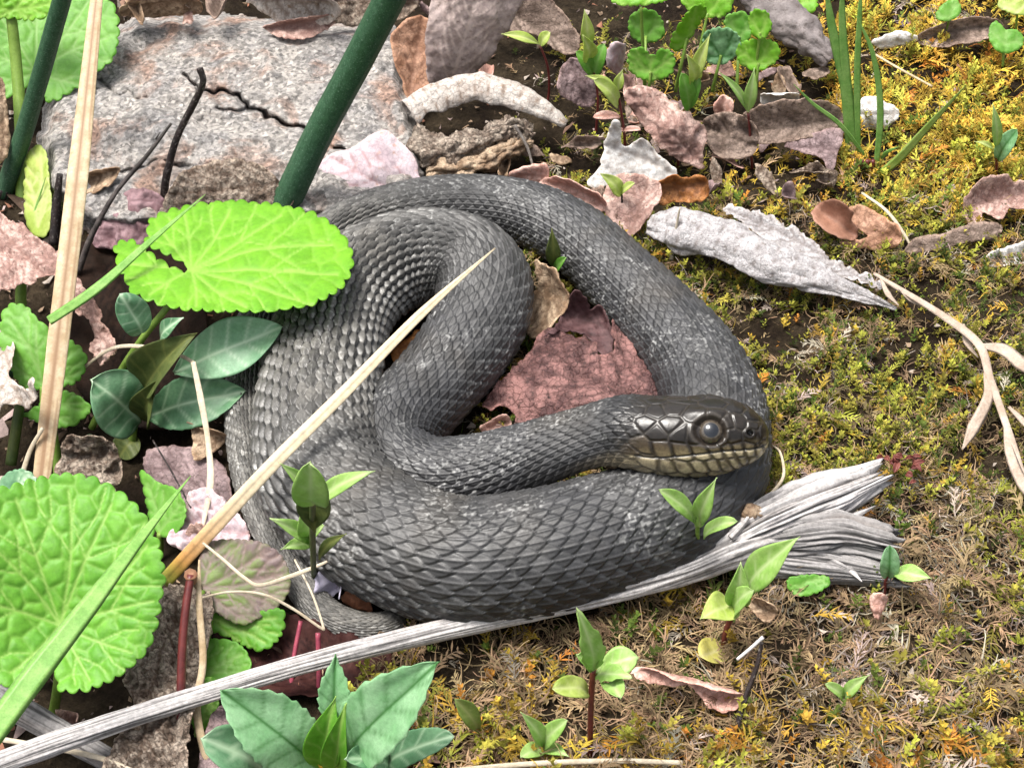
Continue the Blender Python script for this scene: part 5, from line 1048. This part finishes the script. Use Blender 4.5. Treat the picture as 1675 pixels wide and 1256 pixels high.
plant('seedling with two broad yellow-green leaves on a red stem below the leafy cluster', (1108, 275), [(1115, 220), (1124, 170), (1134, 140)], .07, .05, R_STEM, [((1134, 140), (1162, 56), 13, 'lance', G_YEL, .1), ((1134, 140), (1124, 90), 15, 'ovate', G_YEL, .5), ((1126, 180), (1114, 120), 16, 'oval', G_BACK, .3), ((1128, 176), (1144, 128), 12, 'oval', G_BACK, .1)])
plant('two-leaved V-shaped seedling on a dark red stem beside the brown leaves', (1230, 276), [(1228, 235), (1224, 185)], .06, .05, R_STEM, [((1222, 185), (1176, 118), 9, 'lance', G_SEED, .2), ((1224, 185), (1234, 112), 12, 'lance', G_SEED, .1)])
plant('red-stemmed seedling standing in the golden moss', (1630, 292), [(1630, 265), (1628, 245)], .06, .05, R_STEM, [((1628, 245), (1624, 170), 10, 'lance', G_SEED, .1), ((1632, 262), (1664, 212), 16, 'oval', G_BLUE2, .2), ((1626, 248), (1594, 232), 6, 'lance', G_YEL, .4)])

# grass clump
def grass(label, blades, base, name='grass_clump'):
    b = at(base[0], base[1], float(ground_z([at(*base)[0]], [at(*base)[1]])[0])); t = thing(name, b, label, 'grass')
    for bl in blades:
        P = path_up(bl['p'], b[2], bl.get('lean', .15)); P = spline(P, n_per=10); n = len(P); w = bl['w'] / 43.
        sweep('blade', P, [w * .7, w, w * .9, w * .6, .01], [.035, .03, .03, .02, .008], bl.get('m', G_BLADE), t, (0, -.8, .5), BLADE)
    for k in range(3): stem('sheath', [b + [(-.25 + .25 * k), 0, -.1], b + [(-.22 + .22 * k), 0, .7]], .14, .09, R_STEM, t, 8)
    return t
grass('clump of upright green grass blades with red bases in the moss',
    [dict(p=[(1392, 262), (1385, 150), (1362, 50), (1348, -40)], w=11), dict(p=[(1398, 262), (1386, 150), (1378, 40), (1378, -40)], w=9), dict(p=[(1404, 262), (1402, 130), (1406, 30), (1410, -40)], w=6), dict(p=[(1432, 285), (1440, 180), (1428, 90), (1400, 25)], w=6, m=G_BLADE),
     dict(p=[(1432, 290), (1470, 260), (1520, 205), (1580, 140)], w=8, lean=-.2, m=leaf_mat('green_blade_pale', (.26, .38, .08), (.34, .46, .13), None, None, 2, .4, .25, .1)), dict(p=[(1420, 262), (1375, 205), (1330, 170), (1298, 138)], w=4, lean=-.1), dict(p=[(1432, 295), (1400, 305), (1372, 315), (1362, 326)], w=4, lean=-2.5), dict(p=[(1430, 270), (1450, 250), (1470, 240)], w=4, lean=-.3)], (1415, 285))

# rush stalks (dark green, ribbed)
def rush(label, pts, r0, r1, name='rush_stalk'):
    P = np.array([at(*p) for p in pts]); t = thing(name, P[0], label, 'stalk'); stem('stalk', P, r0, r1, G_RUSH, t, ribs=True, bumps=.02)
    sweep('sheath_ring', spline(np.array([P[0], P[0] + (P[1] - P[0]) * .12]), n_per=4), [r0 * 1.06], [r0 * 1.06], T_BLACK, t, (0, -.7, .7), None, 18, bumps=.1)
    return t
rush('thick dark green ribbed stalk slanting up behind the snake', [(462, 345, 1.3), (520, 222, 4.4), (585, 100, 7.6), (652, -30, 11.0)], .52, .50)
rush('dark green stalk slanting behind the straw at the rock corner', [(4, 320, .0), (40, 215, 2.6), (72, 105, 5.5), (110, -30, 9.0)], .34, .32)
rush('short dark green stalk crossing behind the straw', [(8, 612, .3), (40, 578, .9), (76, 545, 1.6)], .26, .24)

# straw blades
def straw(label, pts, w, t, mat, name='straw', cat='straw', attrs=None, prof=RIB, hint=(0, -.6, .8)):
    P = spline(np.array([at(*p) for p in pts]), n_per=12)
    return sweep(name, P, w, t, mat, None, hint, prof, label=label, cat=cat, attrs=attrs)
def fold(u, v): return np.maximum(np.exp(-((v - .25) / .04) ** 2), .7 * np.exp(-((v - .12) / .03) ** 2) * (np.sin(u * 17) > -.2)) + .55 * sstep(.55, .05, u) * np.exp(-((v - .33) / .09) ** 2)
straw('broad flat tan straw blade rising past the rock corner', [(66, 800, .3), (95, 560, 3.0), (128, 280, 6.2), (160, -20, 9.6)], [.30, .38, .38, .22], [.07, .08, .08, .05], S_STRAW, attrs={'vein': fold})
def orange_base(u, v):
    k = sstep(.35, .0, u); c = np.array([.56, .47, .32]) * (1 - k)[..., None] + np.array([.50, .22, .045]) * k[..., None]
    g = sstep(.10, .0, u)[..., None]; c = c * (1 - g) + np.array([.28, .30, .05]) * g
    return c * (1 - .45 * np.exp(-((v - .25) / .035) ** 2))[..., None]
straw('long slanting straw blade with orange base lying across the snake', [(268, 952, .9), (350, 862, 2.6), (450, 755, 4.3), (560, 645, 5.0), (690, 512, 5.1), (810, 406, 4.9)], [.24, .24, .22, .20, .16, .02], [.06, .06, .06, .05, .04, .01], attr_mat('straw_orange', .5, .3, .25, 4, bump=.2), attrs={'Col': orange_base})
straw('thin bent straw arching over the blue-green leaves', [(128, 610, 1.0), (165, 580, 2.2), (195, 567, 2.8), (240, 568, 3.1), (295, 582, 3.2), (318, 594, 3.3)], [.05, .07, .06], [.03], S_PALE, 'dry_straw')
straw('pale flattened dry stem hanging down beside the snake to the slanting straw', [(316, 592, 3.4), (328, 650, 2.7), (340, 720, 1.9), (344, 790, 1.3), (330, 870, .6)], [.08, .11, .09, .12, .05], [.03], S_PALE, 'dry_straw')
straw('pale straw stalk standing beside the dark red stem', [(338, 1245, .2), (322, 1160, 1.0), (332, 1080, 1.9), (326, 990, 2.8), (326, 915, 3.5)], [.13, .12, .11, .10, .03], [.08, .07, .03], S_STRAW, 'dry_straw')
straw('thin curled dry tendril crossing the purple-tinged leaf and rising to a point', [(332, 888, 2.4), (365, 915, 2.7), (400, 945, 2.5), (425, 957, 2.4), (470, 944, 2.2), (520, 925, 2.2), (556, 908, 2.3)], [.04, .05, .06, .07, .02], [.03], S_PALE, 'dry_straw')
straw('fine dry stem lying over the purple-tinged leaf and bent sharply at the tail', [(320, 980, 1.9), (375, 968, 2.3), (430, 972, 2.2), (480, 996, 1.7), (524, 1026, 1.2), (528, 1022, 1.25), (510, 970, 1.7), (482, 915, 1.9)], [.03, .045, .04, .03], [.025], S_PALE, 'dry_straw')
straw('thin pale straw lying along the front edge of the moss', [(640, 1275, .8), (760, 1258, .9), (900, 1247, 1.0), (1020, 1244, 1.0), (1116, 1247, .95)], [.07, .08, .07], [.06], S_PALE, 'dry_straw')
straw('short pale straw lying on the mauve leaf', [(360, 1256, .9), (410, 1242, 1.0), (472, 1228, 1.0)], [.06], [.05], S_PALE, 'dry_straw')
straw('pale straw under the grey stick at the corner', [(-20, 1205, .6), (80, 1222, .7), (160, 1238, .7), (220, 1262, .6)], [.08], [.06], S_PALE, 'dry_straw')
straw('dull bent straw among the stems behind the big scalloped leaf', [(30, 800, .0), (48, 740, 1.0), (70, 700, 1.7)], [.10, .06], [.05], S_PALE, 'dry_straw')
straw('dry upright moss stalk in front of the long pale leaf', [(1098, 425, .6), (1104, 385, 1.6), (1112, 340, 2.7)], [.08, .06, .03], [.05], S_PALE, 'dry_straw')
straw('thin fallen brown stem lying in the golden moss', [(1432, 90, 2.0), (1470, 112, 2.0), (1525, 142, 1.9)], [.05], [.04], S_STRAW, 'dry_straw')
straw('bent dry grass arch beside the orange-tan leaf', [(1410, 316, 1.4), (1450, 345, 1.8), (1480, 385, 1.3), (1492, 410, .9)], [.05, .07, .03], [.04], S_PALE, 'dry_straw')
straw('curled pale root hair rising beside the log', [(1228, 838, 2.2), (1268, 800, 1.6), (1282, 775, 1.6), (1276, 740, 1.4), (1262, 728, 1.2)], [.06, .05, .03], [.05], S_PALE, 'dry_straw')
# green blades
straw('long smooth green grass blade crossing the big scalloped leaf', [(-25, 1215, 4.6), (60, 1100, 5.2), (150, 985, 5.6), (230, 880, 5.6), (312, 778, 5.2)], [.36, .36, .28, .16, .01], [.05, .05, .04, .02, .01], G_BLADE, 'grass_shoot', 'grass', None, BLADE)
straw('narrow green grass blade crossing the bright lime leaf', [(80, 525, 4.2), (158, 472, 5.0), (240, 400, 5.3), (336, 318, 5.2)], [.17, .18, .12, .01], [.03, .03, .02, .01], G_BLADE, 'grass_shoot', 'grass', None, BLADE)
straw('short thin green grass tip in the stems by the thick stalk', [(50, 365, .2), (62, 330, .9), (75, 290, 1.8)], [.05, .05, .01], [.02], G_BLADE, 'grass_shoot', 'grass', None, BLADE)
# extra stems in the hollow on the left
for k, (pts, r, m_, lab) in enumerate((([(36, 520, 0), (34, 480, .8), (38, 440, 1.6)], .22, G_STEM, 'short thick green stem under the pink drooping leaf'), ([(18, 760, -.8), (28, 690, .4), (36, 640, 1.2)], .2, G_OLIV, 'dull green stem behind the curled grey leaf'),
    ([(96, 800, -1), (92, 740, 0), (84, 690, .9)], .16, G_STEM, 'thin green stem in front of the straw foot'), ([(152, 790, -.8), (150, 740, .2), (146, 712, .8)], .12, G_RUSH, 'small dark stub with white tip behind the scalloped leaf'), ([(232, 1110, -.6), (240, 1090, 0), (256, 1050, .8)], .16, G_OLIV, 'olive stub under the big scalloped leaf'))):
    P = np.array([at(*p) for p in pts]); stem('stalk', P, r, r * .85, m_, None, 10, label=lab, cat='stem')
P = np.array([at(*p) for p in ((522, 1135, .0), (522, 1090, .7), (520, 1035, 1.5))]); stem('stalk', P, .09, .08, P_STEM, None, 8, label='bright pink stem rising below the tail tip', cat='stem')
P = np.array([at(*p) for p in ((476, 1130, -.1), (480, 1080, .5), (492, 1015, 1.2))]); stem('stalk', P, .08, .07, P_STEM, None, 8, label='dim pink stem in the shade beside the bright pink stem', cat='stem')
P = np.array([at(*p) for p in ((300, 1260, .0), (296, 1190, .8), (297, 1090, 2.0), (302, 1010, 2.9), (312, 940, 3.6))]); 
_t = thing('stalk', P[0], 'dark red cut stem with pale hollow top standing before the crumpled leaf', 'stem'); stem('stem', P, .14, .12, R_STEM, _t, 12); stem('stem_top', [P[-1] - [0, 0, .35], P[-1] + [0, 0, .03]], .13, .21, leaf_mat('stem_top', (.22, .09, .05), (.32, .17, .10), None, None, 2, .5, .05, .4), _t, 14, bumps=.15)
# twigs
def twig(label, pts, r, mat, name='twig', bumps=.12, parts=()):
    P = spline(np.array([at(*p) for p in pts]), n_per=10); t = thing(name, P[0], label, 'twig'); sweep('branch', P, r, r, mat, t, (.2, -.6, .7), None, 12, bumps=bumps, bscale=.5)
    for q, rr in parts: sweep('side_shoot', spline(np.array([at(*p) for p in q]), n_per=8), rr, rr, mat, t, (.2, -.6, .7), None, 8, bumps=bumps, bscale=.5)
    return t
twig('bent black twig with hooked tip standing before the rock', [(266, 345, .8), (272, 290, 2.2), (290, 225, 3.8), (318, 168, 5.2), (332, 135, 6.0), (326, 112, 6.5)], [.15, .15, .14, .13, .12, .13], T_BLACK, parts=(([(320, 140, 5.9), (310, 132, 6.1), (303, 122, 6.3)], [.06, .02]),))
twig('thin grey-black twig leaning across the rock corner', [(128, 445, .3), (150, 385, 1.6), (190, 315, 3.0), (240, 255, 4.2), (280, 202, 5.2)], [.13, .11, .09, .08, .05], leaf_mat('twig_dark_grey', (.035, .028, .026), (.085, .07, .065), None, (.02, .016, .015), 2.5, .6, 0, .8), parts=(([(255, 228, 4.7), (262, 216, 5.0)], [.04, .01]),))
twig('short black twig with a white tip standing in the brown moss', [(1205, 1195, .5), (1216, 1150, 1.1), (1236, 1095, 1.9), (1246, 1050, 2.6)], [.09, .08, .07, .05], T_BLACK, bumps=.3)
stem('straw_stub', np.array([at(1206, 1078, 1.6), at(1228, 1060, 2.0), at(1248, 1042, 2.4)]), .05, .06, leaf_mat('white_stub', (.55, .53, .52), (.65, .63, .62), None, None, 2, .6, 0, .2), None, 8, label='short whitish stub of stem crossing the black twig tip', cat='straw')
twig('dark thin stem in the shade behind the straw', [(88, 400, .0), (92, 340, 1.2), (98, 285, 2.4)], [.2, .18, .12], T_BLACK)
twig('fine black rootlet lying over the mauve leaf', [(250, 720, 1.0), (280, 770, .9), (312, 830, .9)], [.03], T_BLACK)
twig('thin drooping root beneath the twisted leaf', [(842, 205, 2.2), (862, 240, 1.6), (874, 282, .9)], [.07, .06, .04], T_GREY)
# dry branching grass on the right
DG = leaf_mat('dry_grass', (.33, .25, .19), (.47, .38, .31), (.2, .14, .1), None, 1.5, .6, .1, .4)
_b = at(1600, 562, 1.6); t = thing('dry_grass_stalk', _b - [0, 0, .4], 'pale dry branching grass stalk with papery leaves lying on the moss', 'straw')
for nm, pts, w in (('stalk', [(1430, 448, 1.6), (1480, 478, 1.8), (1540, 515, 1.9), (1600, 562, 1.9), (1620, 620, 1.8), (1648, 700, 1.7), (1690, 830, 1.5)], [.06, .10, .13, .16, .14, .13, .10]), ('leaf', [(1600, 565, 1.9), (1640, 572, 2.0), (1670, 595, 2.0), (1695, 615, 1.9)], [.08, .24, .26, .1]), ('leaf', [(1612, 610, 1.8), (1616, 650, 1.8), (1592, 700, 1.7), (1574, 735, 1.5)], [.08, .2, .22, .02]), ('leaf', [(1645, 690, 1.7), (1652, 740, 1.7), (1672, 790, 1.6), (1700, 830, 1.5)], [.08, .18, .2, .1]),
    ('leaf', [(1575, 530, 1.8), (1582, 560, 1.6), (1600, 585, 1.4)], [.08, .14, .02]), ('leaf', [(1440, 452, 1.7), (1452, 480, 1.5), (1470, 500, 1.3)], [.05, .12, .02]), ('leaf', [(1470, 470, 1.9), (1490, 490, 1.7), (1520, 505, 1.6)], [.05, .1, .02]), ('leaf', [(1650, 665, 1.8), (1675, 690, 1.8), (1700, 720, 1.7)], [.06, .13, .05])):
    sweep(nm, spline(np.array([at(*p) for p in pts]), n_per=9), w, [.06 if nm == 'stalk' else .025], DG, t, (0, -.6, .8), RIB if nm == 'stalk' else BLADE, bumps=.08)
# red debris
t = thing('dry_seed_head', at(1470, 760, .6), 'cluster of dark red dry seed husks in the moss', 'seed head')
_r = np.random.default_rng(4); RM = leaf_mat('husk', (.10, .022, .02), (.19, .06, .045), None, None, 2, .5, .1, .4)
for k in range(16):
    c = at(1452 + _r.uniform(-12, 48), 730 + _r.uniform(-8, 62), 1.0 + _r.uniform(0, .3)); d = _r.normal(0, 1, 3); d[2] = abs(d[2]) * .5
    blade_leaf('husk', c, c + nrm(d) * _r.uniform(.22, .45), _r.uniform(.06, .13), RM, t, 'oval', n=7, m=5, seed=k, cup=.8)

# ------------------------------------------------------------------ weathered grey log
def wood_mat():
    m, nt, ln, b = new_mat('weathered_wood')
    a = nt.new('ShaderNodeAttribute'); a.attribute_name = 'Col'; pos = _pos(nt)
    n = _noise(nt, ln, 6 / S, 6, .7, pos); r = _ramp(nt, ln, n.outputs[0], [(.3, .62), (.7, 1.3)])
    ln.new(_mix(nt, ln, 1, a.outputs['Color'], r.outputs[0], 'MULTIPLY'), b.inputs['Base Color']); b.inputs['Roughness'].default_value = .7
    n2 = _noise(nt, ln, 12 / S, 5, .7, pos); _bump(nt, ln, n2.outputs[0], .5, .05, b); return m
WOOD = wood_mat()
def wood(name, pts, w, t_, parent, seed, groove=.16, k=17.0, n_per=26, m=72, dark=1.0, rag=0.0, hint=(0, -.5, .8), label=None):
    P = spline(np.array([at(*p) for p in pts]), n_per=n_per); n = len(P); u = np.linspace(0, 1, n)
    w = np.interp(u, np.linspace(0, 1, len(w)), w); t_ = np.interp(u, np.linspace(0, 1, len(t_)), t_)
    T, Sd, N = frames(P, hint); A = np.linspace(0, 2 * math.pi, m, endpoint=False)
    s = np.r_[0, np.cumsum(np.linalg.norm(np.diff(P, axis=0), axis=1))]
    X, Y = np.meshgrid(A, s); circ = np.cos(X) * k / 6.28, np.sin(X) * k / 6.28
    g = 1 - np.abs(fbm(circ[0] * 1.6, circ[1] * 1.6 + seed, Y * .22, seed=seed, o=3)) * 2.6; g2 = fbm(circ[0] * 3.5, circ[1] * 3.5, Y * .5, seed=seed + 4, o=3)
    rf = 1 - groove * np.clip(1 - g, 0, 1.3) * 0 + groove * (g - .6) * .6 + groove * g2 * .8
    q = P[:, None] + Sd[:, None] * (np.cos(X) * w[:, None] * rf)[..., None] + N[:, None] * (np.sin(X) * t_[:, None] * rf)[..., None]
    if rag:                                       # splintered end
        e = sstep(.80, 1.0, u)[:, None] * rag * (noise(circ[0] * 2.2, circ[1] * 2.2, seed=seed + 8) + .3); q = q + T[:, None] * e[..., None]
    c = np.array([.46, .435, .425]) * (1 - .0 * g)[..., None]; dk = sstep(.10, -.28, g2 + .3 * (g - .4))[..., None]
    warm = sstep(.1, .5, fbm(circ[0] * .8, circ[1] * .8, Y * .3, seed=seed + 11))[..., None]
    c = c * (1 - .35 * warm) + np.array([.30, .235, .19]) * .35 * warm; c = (c * (1 - .78 * dk) + np.array([.035, .03, .028]) * .78 * dk) * dark
    V = np.vstack([q.reshape(-1, 3), P[:1], P[-1:]]); C = np.vstack([c.reshape(-1, 3), c[0, :1], c[-1, :1] * .3]); F = grid_faces(n, m, True); j = np.arange(m)
    tri = np.vstack([F[:, [0, 1, 2]], F[:, [0, 2, 3]], np.stack([np.full(m, n * m), (j + 1) % m, j], 1), np.stack([np.full(m, n * m + 1), (n - 1) * m + j, (n - 1) * m + (j + 1) % m], 1)])
    return mesh_obj(name, V, tri[:, ::-1], WOOD, parent, {'Col': C})
lg = thing('log', at(700, 1040, .2), 'long weathered grey stick with a flared splintered root end lying before the snake', 'stick')
wood('shaft', [(-40, 1262, 1.6), (150, 1194, 1.6), (330, 1136, 1.55), (520, 1080, 1.5), (720, 1031, 1.45), (900, 990, 1.45), (1040, 955, 1.5), (1130, 926, 1.5), (1200, 895, 1.5), (1280, 872, 1.5)], [.34, .31, .28, .29, .31, .34, .40, .50, .66, .50], [.24, .23, .22, .23, .25, .28, .32, .40, .5, .4], lg, 2, .24)
wood('root_prong', [(1180, 895, 1.5), (1240, 862, 1.75), (1310, 830, 1.85), (1375, 805, 1.9), (1422, 785, 2.0)], [.40, .66, .74, .66, .40], [.35, .5, .5, .42, .25], lg, 5, .5, 34, m=130, rag=.7)
wood('root_prong', [(1230, 890, 1.4), (1300, 882, 1.45), (1370, 876, 1.45), (1440, 890, 1.35)], [.45, .70, .74, .6], [.35, .5, .5, .4], lg, 7, .55, 34, m=130, dark=.55, rag=.6)
wood('root_prong', [(1200, 905, 1.2), (1270, 912, 1.05), (1350, 922, 1.0), (1445, 938, .95)], [.4, .55, .55, .28], [.3, .4, .38, .22], lg, 9, .55, 32, m=130, dark=.62, rag=.8)
_r = np.random.default_rng(6)
for k in range(9):                               # broken fibres at the root end
    f = k / 8.; x0, y0 = 1345 + 45 * _r.random(), 806 + 118 * f + _r.uniform(-6, 6); L = _r.uniform(30, 60); dy = -38 + 62 * f + _r.uniform(-10, 10); z0 = 2.1 - 1.0 * f
    wood('splinter', [(x0 - 40, y0 - dy * .3, z0 - .05), (x0, y0, z0), (x0 + L * .5, y0 + dy * .45, z0 + .05), (x0 + L, y0 + dy, z0 + _r.uniform(-.2, .2))], [.10, .13, .09, .015], [.08, .09, .06, .015], lg, 20 + k, .25, 9, 8, 18, dark=_r.uniform(.55, 1.05))
wood('root_fibre', [(1195, 880, 2.0), (1212, 862, 2.2), (1224, 846, 2.4)], [.12, .09, .06], [.1, .08, .05], lg, 30, .1, 8, 8, 16)
l2 = thing('branch', at(80, 1200, -.8), 'dark grey half-rotten stick lying under the long stick', 'stick')
wood('shaft', [(-40, 1120, .2), (40, 1165, .3), (120, 1210, .3), (190, 1250, .25), (240, 1290, .2)], [.42, .40, .36, .33, .3], [.3, .28, .26, .24, .2], l2, 33, .25, dark=.42)
